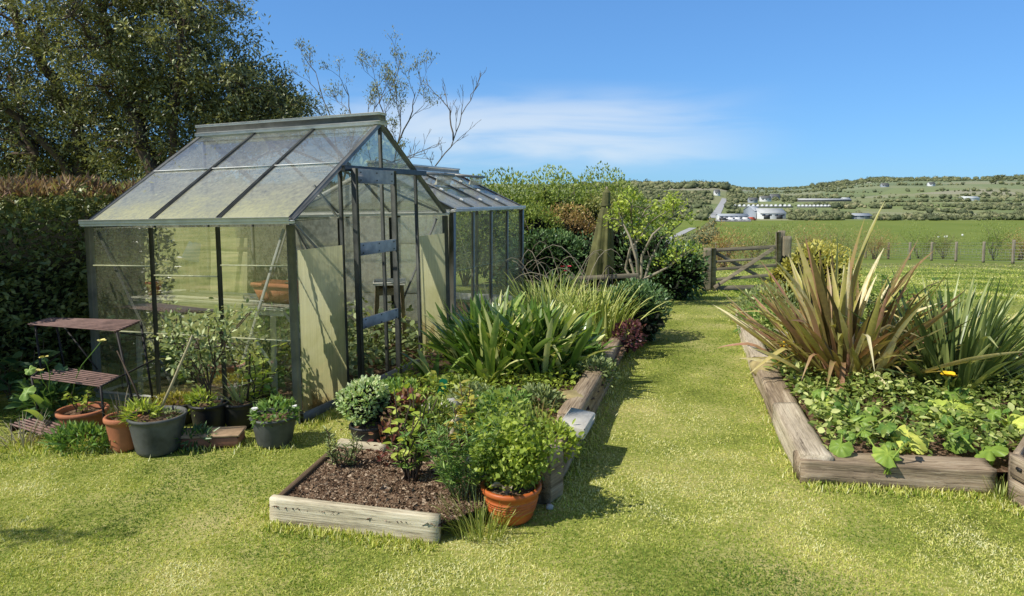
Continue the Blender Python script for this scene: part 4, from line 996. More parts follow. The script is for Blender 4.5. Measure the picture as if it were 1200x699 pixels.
p_ = thing('straw_tuft', 'dry straw-coloured grass tuft beside the low rack', 'grass tuft', P(28, 520)); mb = MB(); strap_clump(mb, 60, (.12, .26), .008, .12, (.3, 1.3), (.1, .8), 78, (0, 0, 0), 'grass', .2, 0, (.3, 1), nseg=4); mb.build('foliage', M['l_dry'], p_)
p_ = thing('shade_plant', 'broad-leaved dark plant growing at the hedge foot', 'plant', P(30, 478)); shoots(p_, .5, 8, .16, .07, .15, 'l_dark', 47, .5, per=8, lean=.5, stemr=.005)
# ------------------------------------------------------------------ timbers and boards of the beds
def timber(name, label, a, b, w, h, mat, seed, cat='timber', group=None, dz=0.0, off=0.0, rough=.010, tilt=0.0):
    a = Vector(a); b = Vector(b); d = b - a; L = d.length; c = (a + b) / 2
    nrm = Vector((-d.y, d.x, 0)).normalized(); c += nrm * off
    o = sleeper_mb(L, w, h, seed, rough, max(12, int(L * 22))).build(name, M[mat]); o.location = (c.x, c.y, c.z + dz - .01)
    o.rotation_euler = (tilt, -atan2(d.z, sqrt(d.x ** 2 + d.y ** 2)), atan2(d.y, d.x))
    return tag(o, label, cat, group)
timber('edging_board', 'pale bleached board along the front of the small soil bed', P(316, 612), P(513, 637), .045, .135, 'board', 1, 'board', off=.022, rough=.005)
timber('edging_board', 'dark board on the left side of the small soil bed', P(324, 606), P(386, 548), .035, .115, 'board_in', 2, 'board', off=-.01, rough=.004)
timber('edging_board', 'short pale board behind the soil bed under the cream-edged bush', P(398, 537), P(452, 544), .05, .13, 'board', 3, 'board', rough=.006)
timber('edging_board', 'half-buried grey board behind the dark leaved stems', P(455, 545), P(560, 556), .04, .10, 'board_in', 4, 'board', rough=.006)
A_ = P(648, 592); E_ = P(742, 402)
lerp = lambda t: A_.lerp(E_, t)
for k, (t0, t1, w, h, m, lab) in enumerate(((0, .20, .13, .23, 'sleeper', 'short near sleeper by the orange pot, first on the path side of the planted bed'), (.205, .60, .14, .24, 'sleeper', 'long middle sleeper on the path side of the planted bed'), (.605, .98, .13, .21, 'sleeper', 'far sleeper on the path side of the planted bed, by the purple plant'))):
    timber('sleeper', lab, lerp(t0), lerp(t1), w, h, m, 10 + k, 'sleeper', 'sleepers edging the planted bed', off=.07 + .012 * k, rough=.014)
timber('edging_post', 'squat timber peg at the near end of the planted bed edge', P(640, 588, .02), P(655, 578, .02), .10, .27, 'sleeper', 16, 'peg', off=.02)
o = timber('plank', 'upper plank of the little open box behind the soil bed', P(530, 545), P(563, 505), .03, .10, 'board', 18, 'plank', dz=.17, rough=.004)
o = timber('plank', 'lower dark plank of the little open box behind the soil bed', P(508, 552), P(536, 549), .03, .09, 'board_in', 19, 'plank', dz=.11, rough=.004)
o = timber('plank', 'pale strip of wood lying flat across the herbs', P(531, 505, .0), P(575, 502, .0), .05, .02, 'board', 20, 'plank', dz=.19, rough=.003)
o = timber('log', 'split pale log leaning behind the orange pot', P(556, 575), P(594, 556), .11, .13, 'board', 21, 'log', dz=.08, rough=.012)
# right-hand bed
T = [P(938, 566), P(905, 497), P(880, 437), P(868, 400), P(862, 375)]
for k, lab in enumerate(('near bleached sleeper on the left edge of the right-hand bed', 'second sleeper from the near corner along the left edge of the right-hand bed', 'third sleeper along the left edge of the right-hand bed, beside the low leaves', 'farthest sleeper on the left edge of the right-hand bed, toward the gate')):
    a, b = T[k], T[k + 1]; d = (b - a).normalized() * .012
    timber('sleeper', lab, a + d, b - d, .17, (.17, .16, .15, .15)[k], 'sleeper_pale' if k in (0, 2, 3) else 'sleeper', 30 + k, 'sleeper', 'sleepers edging the right-hand bed', off=-.085, rough=.014)
timber('sleeper', 'cracked brown sleeper lying across the front of the right-hand bed', P(938, 567), P(1168, 580), .17, .15, 'sleeper', 36, 'sleeper', 'sleepers edging the right-hand bed', off=.088, rough=.024)
p_ = thing('grass_tuft', 'grass tuft in the gap between the front sleeper and the planter box', 'grass tuft', P(1173, 583)); mb = MB(); strap_clump(mb, 90, (.06, .16), .007, .09, (.1, 1.0), (.2, .9), 151, prof='grass', v=(.2, .9), nseg=5); mb.build('blades', M['l_lily'], p_)
px_ = thing('planter_box', 'plank planter box whose corner enters at the right edge', 'planter box', P(1181, 588)); a = Vector((0, 0, 0)); b = P(1240, 625) - px_.location; c = P(1206, 545) - px_.location; c = c.normalized() * .5; b = b.normalized() * .6
for z, h in ((0, .125), (.135, .12)):
    for q, off in ((b, Vector()), (c, Vector()), (b, c), (c, b)):
        d = q.normalized(); mb = sleeper_mb(q.length, .035, h, 40 + int(z * 100) + int(q is c), .004, 14); o = mb.build('plank', M['sleeper'], px_)
        cc = q / 2 + off + Vector((-d.y, d.x, 0)) * (.019 if q is b else -.019) * (1 if off.length == 0 else -1) + (d * .04 if q is c else Vector()); o.location = (cc.x, cc.y, z); o.rotation_euler.z = atan2(d.y, d.x)
mb = MB(); mb.box((b.normalized() * .03 + c.normalized() * .06) + Vector((0, 0, .13)), (.045, .045, .24)); mb.build('corner_peg', M['sleeper'], px_)
mb = MB(); n_ = b + c; mb.add([tuple(b * .05 + c * .05 + Vector((0, 0, .2))), tuple(b * .95 + c * .05 + Vector((0, 0, .2))), tuple(b * .95 + c * .95 + Vector((0, 0, .2))), tuple(b * .05 + c * .95 + Vector((0, 0, .2)))], [(0, 1, 2, 3)]); mb.build('soil', M['soil'], px_)
mb = MB(); mb.tube([(b.x * .12 + .0, b.y * .12 - .012, .2), (b.x * .12, b.y * .12 + .02, .2)], .009, 8); mb.build('bolt', M['iron'], px_)

# stones, slab, label
def stone(name, label, c, s, mat, seed, cat='stone', rz=0.0):
    g = np.random.default_rng(seed); n = 90; d = unit(np.c_[g.normal(size=(n, 3))])
    import bmesh
    bm = bmesh.new()
    for p in np.sign(d) * np.abs(d) ** .6 * (1 + g.normal(0, .07, (n, 1))): bm.verts.new(Vector(p) * .5)
    r = bmesh.ops.convex_hull(bm, input=bm.verts); bmesh.ops.delete(bm, geom=[v for v in bm.verts if not v.link_faces], context='VERTS')
    V = [v.co.copy() for v in bm.verts]; bm.verts.index_update(); f = [tuple(v.index for v in q.verts) for q in bm.faces]; bm.free()
    mb = MB(); mb.add(np.array([tuple(v) for v in V]) * np.array(s), f); o = mb.build(name, M[mat]); o.location = c; o.rotation_euler.z = rz
    return tag(o, label, cat)
stone('stone', 'white lumpy stone among the red leaves near the greenhouse door', P(516, 478, .18), (.26, .12, .09), 'stone', 1, rz=.5)
stone('stone', 'smaller white stone beside the lumpy one near the red leaves', P(500, 484, .17), (.14, .09, .07), 'stone', 2)
mb = MB(); mb.box((0, 0, 0), (.16, .30, .07), bev=.008); o = mb.build('concrete_block', M['concrete']); o.location = P(676, 496, .235); o.rotation_euler = (.02, .12, -.32); tag(o, 'pale concrete block set in the near edge of the planted bed', 'block')
stone('yellow_stone', 'mossy yellow stone on the bed edge behind the concrete block', P(668, 470, .18), (.22, .26, .10), 'yellow_stone', 4)
stone('yellow_stone', 'rough ochre stone on the left edge of the right-hand bed', P(897, 432, .13), (.22, .3, .12), 'yellow_stone', 5)
stone('pebble', 'tiny white pebble in the shadow by the orange pot', P(644, 594, .01), (.035, .03, .025), 'stone', 6)
lb = thing('plant_label', 'green plastic plant label stuck in the herb bed', 'plant label', P(516, 470, .14)); mb = MB()
mb.add([(-.012, 0, 0), (.012, 0, 0), (.03, 0, .03), (.03, 0, .14), (.018, 0, .155), (-.018, 0, .155), (-.03, 0, .14), (-.03, 0, .03)], [list(range(8))]); mb.add([(-.012, .004, 0), (.012, .004, 0), (.03, .004, .03), (.03, .004, .14), (.018, .004, .155), (-.018, .004, .155), (-.03, .004, .14), (-.03, .004, .03)], [list(range(8))[::-1]])
o = mb.build('tag', M['label_green'], lb); o.rotation_euler = (-.1, .18, .2)
lp = thing('solar_light', 'round glass topped solar light in the right-hand bed', 'garden light', P(937, 452, .1))
mb = MB(); mb.lathe([(0, -.05), (.01, -.05), (.012, .02), (.05, .03), (.062, .045), (.06, .06), (0, .065)], 22); mb.build('body', M['pot_grey'], lp)
mb = MB(); mb.lathe([(.058, .062), (.045, .085), (.02, .097), (0, .1)], 22); mb.build('dome', M['glass_clear'], lp); lp.rotation_euler = (.5, 0, 0)

# ------------------------------------------------------------------ plants of the left-hand beds
def plant(name, label, loc, cat='plant', group=None, rz=0.0): return thing(name, label, cat, loc, rz, group)
p_ = plant('orange_pot_herb', 'orange pot overflowing with bright leafy herb at the corner of the bed', P(599, 606), 'potted herb')
q_ = pot('pot', None, (0, 0, 0), .105, .14, .17, 'terra_orange', .012, .03, .02, rings=5, cat=None)
for ch in list(q_.children): ch.parent = p_
bpy.data.objects.remove(q_)
mb = MB(); ms = MB(); g = np.random.default_rng(50); gg = random.Random(50)
for k in range(46):
    a = gg.uniform(0, 6.28); L_ = gg.uniform(.14, .42); ln = gg.uniform(.0, .85); tipv = Vector((cos(a) * sin(ln) * L_ * .95, sin(a) * sin(ln) * L_ * .8, .15 + cos(ln) * L_ * 1.0)); pts = twig((cos(a) * .05, sin(a) * .05, .14), tipv, .06, 6, k)
    ms.tube(pts, np.linspace(.004, .002, 7), 5); m = 95; pa = np.array([tuple(v) for v in pts]); i = g.integers(2, 7, m); pos = pa[i] + g.normal(0, .036, (m, 3))
    leaves(mb, pos, g.normal(0, 1, (m, 3)) + (0, 0, .35), g.uniform(.014, .031, m), g.uniform(.011, .023, m), np.clip(g.normal(.45, .25, m) + (pos[:, 2] - .3) * .5, 0, 1), OVAL)
ms.build('stem', M['l_lime'], p_); mb.build('foliage', M['l_lime'], p_)
mb = MB(); g2_ = random.Random(3)
for k in range(5): strap(mb, (-.02, -.09, .15), g2_.uniform(3.5, 5.2), .5, 1.6, .14, .035, 5, .5, .5, 'sword', g2_.gauss(0, 1))
mb.build('dead_leaf', M['l_dry'], p_)
p_ = plant('grass_tuft', 'bright green grass tuft at the bed corner left of the orange pot', P(562, 622), 'grass tuft'); mb = MB(); strap_clump(mb, 190, (.10, .22), .007, .13, (.1, .9), (.2, .9), 51, prof='grass', v=(.2, .9), nseg=5); mb.build('blades', M['l_lily'], p_)
p_ = plant('feathery_bush', 'green feathery perennial in the soil bed left of the orange pot', P(543, 583, .08)); shoots(p_, .44, 34, .055, .010, .12, 'l_mid', 52, 1.0, per=46, lean=.42, val=(.1, .95), tmpl=LEAF4, stem='l_grey')
p_ = plant('leafy_herb', 'tall bright herb clump behind the split log', P(575, 545, .12)); shoots(p_, .40, 26, .045, .028, .1, 'l_lime', 53, .7, per=26, lean=.35, val=(.05, .8), stem='l_mid')
p_ = plant('tall_stemmed_plant', 'dark stemmed plant with lime tips rising from the soil bed', P(482, 562, .09)); shoots(p_, .50, 9, .07, .04, .07, 'l_lime', 54, .8, per=7, lean=.22, val=(.35, 1), stemr=.006); shoots(p_, .34, 8, .05, .012, .08, 'l_mid', 55, .9, 'understorey', .25, 26)
p_ = plant('tall_stemmed_plant', 'yellow-leaved upright stem in front of the white stones', P(545, 520, .14)); shoots(p_, .34, 6, .075, .05, .06, 'l_yellow', 56, .7, per=13, lean=.2, val=(.4, 1), stemr=.005)
p_ = plant('grey_sprig', 'grey-green lavender sprig at the left end of the soil bed', P(402, 552, .06)); shoots(p_, .22, 12, .04, .008, .06, 'l_grey', 57, 1.2, per=34, lean=.45, tmpl=LEAF4)
p_ = plant('red_leaf_plant', 'red-leaved heuchera behind the lime-tipped stems', P(472, 500, .14)); mb = MB(); bush(mb, (0, 0, .13), (.13, .12, .09), 170, .04, .026, 58, tmpl=OVAL, up=.8); mb.build('foliage', M['l_red'], p_)
p_ = plant('red_leaf_plant', 'lower crimson-leaved plant between the pale board and the dark stems', P(455, 543, .1)); mb = MB(); bush(mb, (0, 0, .13), (.08, .08, .12), 110, .036, .02, 59, tmpl=OVAL, up=.8); mb.build('foliage', M['l_red'], p_)
p_ = pot('euonymus_pot', 'rounded cream-edged bush in a black pot behind the pale board', P(432, 524, .05), .085, .11, .15, 'pot_black', .008, .02, .02, cat='potted shrub')
mb = MB(); bush(mb, (-.02, 0, .28), (.15, .14, .125), 1700, .028, .015, 60, shell=.3, tmpl=OVAL, up=.5, lobes=14); mb.build('foliage', M['l_varieg'], p_)
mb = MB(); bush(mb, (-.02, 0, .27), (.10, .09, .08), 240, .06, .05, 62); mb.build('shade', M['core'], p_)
p_ = pot('square_black_pot', 'black pot holding a dry reddish seedling beside the concrete block', P(634, 520, .14), .085, .095, .10, 'pot_black', .006, .012, .01); mb = MB(); strap_clump(mb, 30, (.08, .2), .006, .05, (.0, .6), (.1, .5), 63, (0, 0, .09), 'grass', .2, 0, (.2, 1), nseg=4); mb.build('foliage', M['l_rust'], p_)
for k, (px, py, r, h, m, lab) in enumerate(((500, 500, .17, .12, 'l_cover', 'low green herb mat below the white stones'), (585, 492, .24, .14, 'l_mid', 'spreading oregano mat in the middle of the herb bed'), (560, 478, .2, .12, 'l_grey', 'grey-green thyme mat below the strap-leaved clump'), (630, 482, .2, .14, 'l_grey', 'pale sedum mat behind the black seedling pot'), (610, 520, .2, .15, 'l_cover', 'dark green mint patch behind the orange pot'), (650, 530, .13, .13, 'l_lime', 'lime herb tuft at the near end of the bed edge'), (455, 470, .2, .10, 'l_mid', 'low weeds at the foot of the open greenhouse door'), (535, 465, .16, .10, 'l_cover', 'low herbs round the green label'), (700, 445, .16, .14, 'l_grey', 'grey cushion plant against the middle sleeper'), (683, 428, .2, .2, 'l_mid', 'mid green perennial against the far sleeper'))):
    p_ = plant('herb_mat', lab, P(px, py, .14), 'herb'); mb = MB(); bush(mb, (0, 0, h * .4), (r, r * .9, h), int(900 * r / .2), .04, .018, 70 + k, shell=.5, floor=-.02, up=.7, tmpl=OVAL, lobes=14, amp=.5); mb.build('foliage', M[m], p_)
# strap-leaved clumps
p_ = plant('agapanthus', 'big clump of broad glossy strap leaves in the middle of the bed', at(592, 440, 5.62) * 1, 'strap-leaved plant'); p_.location.z = .12
mb = MB(); gg = random.Random(80)
for k in range(26):
    a = gg.uniform(0, 6.28); q = sqrt(gg.random()); cx_, cy_ = cos(a) * q * .50, sin(a) * q * .36
    strap_clump(mb, 24, (.40, .70), .050, .08, (.03, .85), (.1, .95), 900 + k, (cx_, cy_, 0), 'round', .28, .02, (.05, 1), nseg=7)
for k in range(8): strap_clump(mb, 10, (.26, .42), .046, .05, (.4, 1.1), (.3, 1.0), 940 + k, (gg.uniform(-.6, .4), gg.uniform(-.45, -.2), 0), 'round', .28, .0, (.2, 1), nseg=6)
mb.build('leaves', M['l_strap'], p_)
p_ = plant('agapanthus', 'smaller strap-leaved clump right of the big glossy one', at(655, 440, 6.0), 'strap-leaved plant'); p_.location.z = .12
mb = MB()
for k in range(9): strap_clump(mb, 20, (.26, .50), .044, .07, (.03, .9), (.2, 1.0), 960 + k, (gg.uniform(-.28, .2), gg.uniform(-.2, .28), 0), 'round', .28, .0, (.15, 1), nseg=7)
mb.build('leaves', M['l_strap'], p_)
for k, (px, Y_, n, r, lab) in enumerate(((655, 7.2, 170, .34, 'pale grassy daylily clump behind the strap leaves, nearer the second greenhouse'), (697, 7.0, 190, .32, 'pale grassy daylily clump next to the dark shrub'), (640, 7.9, 120, .3, 'pale grassy daylily clump farthest back under the dead stems'))):
    p_ = plant('daylily', lab, at(px, 400, Y_), 'daylily', 'daylilies at the back of the planted bed'); p_.location.z = .10
    mb = MB(); strap_clump(mb, n, (.42, .70), .028, r, (.02, .75), (.2, 1.1), 84 + k, prof='grass', fold=.4, v=(.1, 1), nseg=7); mb.build('leaves', M['l_lily'], p_)
p_ = plant('dark_shrub', 'dense dark green rounded shrub beside the far end of the path', at(741, 385, 7.5), 'shrub'); p_.location.z = 0
mb = MB(); bush(mb, (0, 0, .29), (.37, .38, .32), 3600, .045, .02, 88, floor=0, lobes=16, amp=.45, tmpl=OVAL, up=.6); bush(mb, (-.05, 0, .38), (.26, .28, .2), 500, .05, .024, 89, up=.8, tmpl=OVAL, vbase=.25); mb.build('foliage', M['l_dark'], p_)
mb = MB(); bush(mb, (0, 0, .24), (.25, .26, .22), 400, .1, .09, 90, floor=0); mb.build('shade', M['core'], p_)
p_ = plant('purple_plant', 'dark purple-leaved plant at the end of the far sleeper', at(735, 402, 6.7)); p_.location.z = .02
mb = MB(); bush(mb, (0, 0, .17), (.16, .15, .15), 420, .045, .032, 91, floor=0, tmpl=OVAL); mb.build('foliage', M['l_purple'], p_)
# dead arching stems and red flowers
p_ = plant('arching_shrub', 'dead arching stems over the bed behind the daylilies', at(655, 345, 9.0), 'shrub'); p_.location.z = -.02; b_ = p_.location
mb = MB(); gg = random.Random(9)
for k in range(22):
    a = at(gg.uniform(625, 700), 360, 9.0 + gg.uniform(-.4, .4)) - b_; a.z = .05; s_ = gg.choice((-1, -1, 1)); l_ = gg.uniform(.3, .85); top = gg.uniform(.45, .85) + gg.gauss(0, .08)
    pts = [a + Vector((s_ * l_ * q, gg.gauss(0, .03), top * (1 - (1 - 1.45 * q) ** 2) if q < .99 else top * .8)) for q in np.linspace(0, 1, 8)]; mb.tube(pts, np.linspace(.007, .003, 8), 5, gg.random() * .8)
mb.build('stem', M['l_dry'], p_)
mb = MB(); bush(mb, (0, 0, .3), (.5, .3, .3), 500, .07, .02, 95, floor=0); mb.build('foliage', M['l_dark'], p_)
for k, (px, py) in enumerate(((659, 313), (667, 313), (662, 318))): flower(p_, at(px, py, 8.8) - b_, .03, 'petal_red', 7, k, at(px + 4, 335, 8.8) - b_)

# ------------------------------------------------------------------ right-hand bed
p_ = plant('phormium', 'large bronze sword-leaved phormium with bent tips', at(985, 452, 5.55), 'sword-leaved plant'); p_.location.z = .08; b_ = p_.location
mb = MB(); strap_clump(mb, 175, (.60, 1.16), .044, .30, (.05, 1.15), (.05, .55), 100, prof='sword', fold=.42, v=(.0, 1), kinkp=.2, nseg=12)
strap_clump(mb, 60, (.65, 1.1), .038, .16, (.7, 1.4), (.15, .7), 101, prof='sword', fold=.4, v=(.3, 1), kinkp=.3, nseg=12)
strap_clump(mb, 12, (.95, 1.30), .055, .14, (.0, .40), (.0, .22), 104, prof='sword', fold=.42, v=(.1, .9), kinkp=.1, nseg=12)
for k, (px, py, dY, v) in enumerate(((1047, 246, .1, .55), (1004, 262, .0, .45), (900, 316, -.3, .9), (886, 380, -.4, .5), (868, 432, -.3, .95), (1100, 306, .2, .2), (1040, 300, .3, .9))):
    e = at(px, py, 5.55 + dY) - b_; hz_ = sqrt(e.x ** 2 + e.y ** 2); az_ = atan2(e.y, e.x); L_ = sqrt(hz_ ** 2 + e.z ** 2) * 1.04; an = atan2(hz_, e.z)
    strap(mb, (0, 0, 0), az_, max(0, an - .25), an + .22, L_, .05, 12, v, .4, 'sword', .3)
mb.build('leaves', M['l_bronze'], p_)
mb = MB(); strap_clump(mb, 60, (.3, .6), .04, .18, (.1, .9), (.1, .9), 102, prof='sword', v=(.1, .7)); mb.build('dead_leaf', M['l_dry'], p_)
p_ = plant('phormium', 'green narrow-leaved phormium leaning toward the lawn at right', at(1112, 465, 5.25), 'sword-leaved plant'); p_.location.z = .08
mb = MB(); strap_clump(mb, 210, (.55, .98), .030, .22, (.05, 1.25), (.05, .4), 103, prof='sword', fold=.4, v=(.1, .85), kinkp=.06, nseg=9)
strap_clump(mb, 70, (.7, 1.05), .03, .2, (.7, 1.35), (.1, .5), 105, prof='sword', fold=.4, v=(.4, 1), kinkp=.05, nseg=9, az=(-.9, .9)); mb.build('leaves', M['l_green_sword'], p_)
p_ = plant('golden_shrub', 'rounded golden-leaved shrub behind the bronze phormium', at(946, 345, 8.6), 'shrub'); p_.location.z = hh(p_.location.x, 8.6)
mb = MB(); bush(mb, (0, 0, .55), (.46, .42, .42), 3400, .05, .03, 110, shell=.3, lobes=18, amp=.3, tmpl=OVAL, up=.7, vbase=.15); mb.build('foliage', M['l_yellow'], p_)
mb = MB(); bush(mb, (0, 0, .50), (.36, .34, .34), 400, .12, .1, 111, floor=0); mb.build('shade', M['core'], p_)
p_ = plant('leafy_shrub', 'low grey-green shrub between the golden one and the path', at(905, 365, 8.2), 'shrub'); p_.location.z = 0
mb = MB(); bush(mb, (0, 0, .2), (.42, .4, .26), 1500, .06, .022, 112, floor=0, up=.7, tmpl=OVAL); mb.build('foliage', M['l_grey'], p_)
p_ = plant('leafy_shrub', 'loose green perennial at the far end of the right-hand bed sleepers', at(880, 372, 7.6), 'shrub'); p_.location.z = 0
mb = MB(); bush(mb, (.12, 0, .14), (.25, .3, .18), 700, .07, .02, 113, floor=0, up=.7, tmpl=OVAL); mb.build('foliage', M['l_mid'], p_)
p_ = plant('tall_weed', 'dark twiggy weed between the two phormiums', at(1058, 430, 6.0), 'weed'); p_.location.z = .08; shoots(p_, .78, 12, .07, .03, .15, 'l_mid', 114, .6, per=22, lean=.3, stemr=.005)
# ground cover between the named plants
mb = MB(); g = np.random.default_rng(120); pl = [xy(v) for v in TB]; ax = np.array(pl); n = 46000
x = g.uniform(ax[:, 0].min(), ax[:, 0].max(), n); y = g.uniform(ax[:, 1].min(), ax[:, 1].max(), n); k = inpoly(x, y, pl)
a2 = np.array(xy(T[0])); d2 = np.array(xy(T[1])) - a2
for i_ in range(4):
    a_, b_ = np.array(xy(T[i_])), np.array(xy(T[i_ + 1])); dd = (b_ - a_) / np.linalg.norm(b_ - a_); s_ = (x - a_[0]) * dd[1] - (y - a_[1]) * dd[0]; k &= ~((s_ < .17) & (y > a_[1] - .1) & (y < b_[1] + .1))
a_, b_ = np.array(xy(P(938, 567))), np.array(xy(P(1168, 580))); dd = (b_ - a_) / np.linalg.norm(b_ - a_); s_ = -(x - a_[0]) * dd[1] + (y - a_[1]) * dd[0]; k &= s_ > .19
x, y = x[k], y[k]; n = len(x); hgt = .01 + (.05 + .17 * fbm(x * 3.2, y * 3.2, 9) ** 1.6 * 1.6) * g.random(n) ** .6; cl_ = fbm(x * 5, y * 5, 12)
leaves(mb, np.stack([x, y, .10 + hgt], -1), np.stack([g.normal(0, 1, n), g.normal(-.3, 1, n), g.normal(.15, .45, n)], -1), g.uniform(.022, .06, n) * (.55 + cl_), g.uniform(.014, .036, n) * (.55 + cl_), np.clip(g.normal(.62, .22, n) + (hgt - .10) * 1.6 + (cl_ - .5) * .5, 0, 1), OVAL)
tag(mb.build('ground_cover', M['l_cover']), 'mixed low leaves carpeting the right-hand bed', 'ground cover', kind='stuff')
big = [(967, 480, .10, .8, 'pale round leaves near the corner of the right-hand bed, below the bronze phormium'), (1064, 520, .105, 1.0, 'big yellowing leaf plant behind the middle of the front sleeper'), (1102, 487, .085, .85, 'bright lobed leaf plant below the green phormium, left one'), (1131, 482, .10, .8, 'bright lobed leaf plant below the green phormium, right one'),
       (1008, 500, .09, .5, 'upright blade-leaved plant behind the left end of the front sleeper'), (1188, 503, .08, .95, 'yellow-leaved plant beside the plank planter box'), (1040, 540, .07, .6, 'drooping leaf plant hanging over the front sleeper'), (1120, 520, .08, .45, 'mid green broad-leaved plant behind the right half of the front sleeper'), (1160, 535, .075, .5, 'jagged-leaved plant at the right end of the front sleeper'), (985, 530, .06, .45, 'small round-leaved plant at the left end of the front sleeper'), (958, 430, .06, .7, 'pale leaved plant beside the solar light')]
for k, (px, py, R_, v, lab) in enumerate(big):
    p_ = plant('broad_leaved_plant', lab, P(px, py + 14, .09), 'leafy plant'); b_ = p_.location; gg = random.Random(200 + k); mb = MB(); ms = MB()
    for j in range(4):
        c = (at(px, py, b_.y + .02) - b_ + Vector((0, 0, .035))) if j == 0 else Vector((gg.gauss(0, .13), gg.gauss(0.08, .08), gg.uniform(.09, .19)))
        big_leaf(mb, c, (gg.gauss(-.3, .3), gg.gauss(-.5, .3), 1 if j else .8), R_ * (1.15 if j == 0 else gg.uniform(.35, .6)), 300 + k * 9 + j, gg.choice((5, 5, 7)), min(1, max(0, v if j == 0 else gg.uniform(.05, .45))))
        mb.tube(twig((gg.gauss(0, .01), 0, -.01), tuple(c), .1, 4, j), .005, 5, .55)
    mb.build('foliage', M['l_big'], p_)
for k, (px, py, Y_, lab) in enumerate(((918, 407, 5.6, 'yellow-flowered plant beside the mossy edge of the right-hand bed'), (1112, 441, 4.75, 'single orange-yellow flower at the foot of the green phormium'), (997, 491, 4.3, 'tiny yellow dandelion among the low leaves'))):
    p_ = plant('yellow_flower', lab, at(px, py + 20, Y_), 'flowering plant'); p_.location.z = .1; b_ = p_.location; R_ = (.035, .055, .03)[k]; top = at(px, py, Y_) - b_
    flower(p_, top, R_, 'petal_yellow', 9, k, (0, 0, 0)); 
    if k == 0:
        flower(p_, top + Vector((.06, 0, .0)), R_, 'petal_yellow', 9, 7, (0, 0, 0)); flower(p_, top + Vector((.03, .02, .03)), R_ * .8, 'petal_yellow', 9, 8, (0, 0, 0))
    mb = MB(); bush(mb, (0, 0, .05), (.09, .09, .08), 60, .09, .03, 400 + k, tmpl=OVAL); mb.build('foliage', M['l_mid'], p_)

# low mixed growth filling the planted bed between its named plants
mb = MB(); g = np.random.default_rng(130); pl = [xy(v) for v in RB]; ax = np.array(pl); n = 30000
x = g.uniform(ax[:, 0].min(), ax[:, 0].max(), n); y = g.uniform(ax[:, 1].min(), ax[:, 1].max(), n); k = inpoly(x, y, pl)
a_, b_ = np.array(xy(A_)), np.array(xy(E_)); dd = (b_ - a_) / np.linalg.norm(b_ - a_); k &= -(x - a_[0]) * dd[1] + (y - a_[1]) * dd[0] > .17
pt_ = fbm(x * 3.1, y * 3.1, 14); k &= g.random(n) < np.clip((pt_ - .30) * 5, .1, 1); x, y, pt_ = x[k], y[k], pt_[k]; n = len(x)
hgt = (.02 + .16 * np.clip(pt_ - .3, 0, 1) * 1.6) * g.random(n) ** .6
leaves(mb, np.stack([x, y, .15 + hgt], -1), np.stack([g.normal(0, 1, n), g.normal(-.2, 1, n), g.normal(.3, .5, n)], -1), g.uniform(.018, .05, n), g.uniform(.010, .026, n), np.clip(g.normal(.5, .24, n) + (fbm(x * 5, y * 5, 12) - .5) * .8, 0, 1), OVAL)
tag(mb.build('ground_cover', M['l_lime']), 'mixed low herbs filling the planted bed left of the path', 'ground cover', kind='stuff')
# ------------------------------------------------------------------ hedge and trees on the left
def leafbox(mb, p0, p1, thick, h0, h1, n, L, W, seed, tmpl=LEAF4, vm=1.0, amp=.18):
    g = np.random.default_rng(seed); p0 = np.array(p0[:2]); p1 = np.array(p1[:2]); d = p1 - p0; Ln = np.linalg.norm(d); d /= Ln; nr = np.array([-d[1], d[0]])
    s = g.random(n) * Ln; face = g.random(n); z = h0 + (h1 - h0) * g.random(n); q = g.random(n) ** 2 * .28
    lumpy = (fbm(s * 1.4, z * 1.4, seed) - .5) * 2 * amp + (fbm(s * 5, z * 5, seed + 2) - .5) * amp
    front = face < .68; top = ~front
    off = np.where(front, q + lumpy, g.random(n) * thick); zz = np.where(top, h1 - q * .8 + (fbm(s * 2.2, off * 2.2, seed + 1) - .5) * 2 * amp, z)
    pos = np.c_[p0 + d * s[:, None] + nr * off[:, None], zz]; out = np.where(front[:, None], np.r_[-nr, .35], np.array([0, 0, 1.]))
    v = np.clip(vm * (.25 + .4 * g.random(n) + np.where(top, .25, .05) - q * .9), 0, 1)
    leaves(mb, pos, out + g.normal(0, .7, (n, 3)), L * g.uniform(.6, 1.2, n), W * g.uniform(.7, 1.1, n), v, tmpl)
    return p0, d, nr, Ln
hd = thing('hedge', 'tall clipped hedge with coppery shoots along its top, left of the greenhouse', 'hedge', (-4.6, 3.6, 0))
h0, h1 = (-4.31 + 4.6, 4.4 - 3.6), (-1.9 + 4.6, 11.0 - 3.6)
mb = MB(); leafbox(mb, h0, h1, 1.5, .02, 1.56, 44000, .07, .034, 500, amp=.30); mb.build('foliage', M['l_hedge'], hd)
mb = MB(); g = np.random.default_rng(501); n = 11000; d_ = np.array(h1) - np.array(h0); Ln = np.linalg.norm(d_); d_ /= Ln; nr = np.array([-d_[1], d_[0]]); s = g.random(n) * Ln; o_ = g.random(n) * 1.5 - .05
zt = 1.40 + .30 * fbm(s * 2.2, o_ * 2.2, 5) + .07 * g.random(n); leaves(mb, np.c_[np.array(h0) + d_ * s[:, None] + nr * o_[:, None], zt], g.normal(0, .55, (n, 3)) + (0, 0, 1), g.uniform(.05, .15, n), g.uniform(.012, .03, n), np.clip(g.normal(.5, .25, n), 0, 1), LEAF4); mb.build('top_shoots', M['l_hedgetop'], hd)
mb = MB(); a_ = Vector((*h0, .7)) + Vector((*nr, 0)) * .85; b_ = Vector((*h1, .7)) + Vector((*nr, 0)) * .85; mb.beam(a_, b_, 1.1, 1.36); mb.build('core', M['core'], hd)

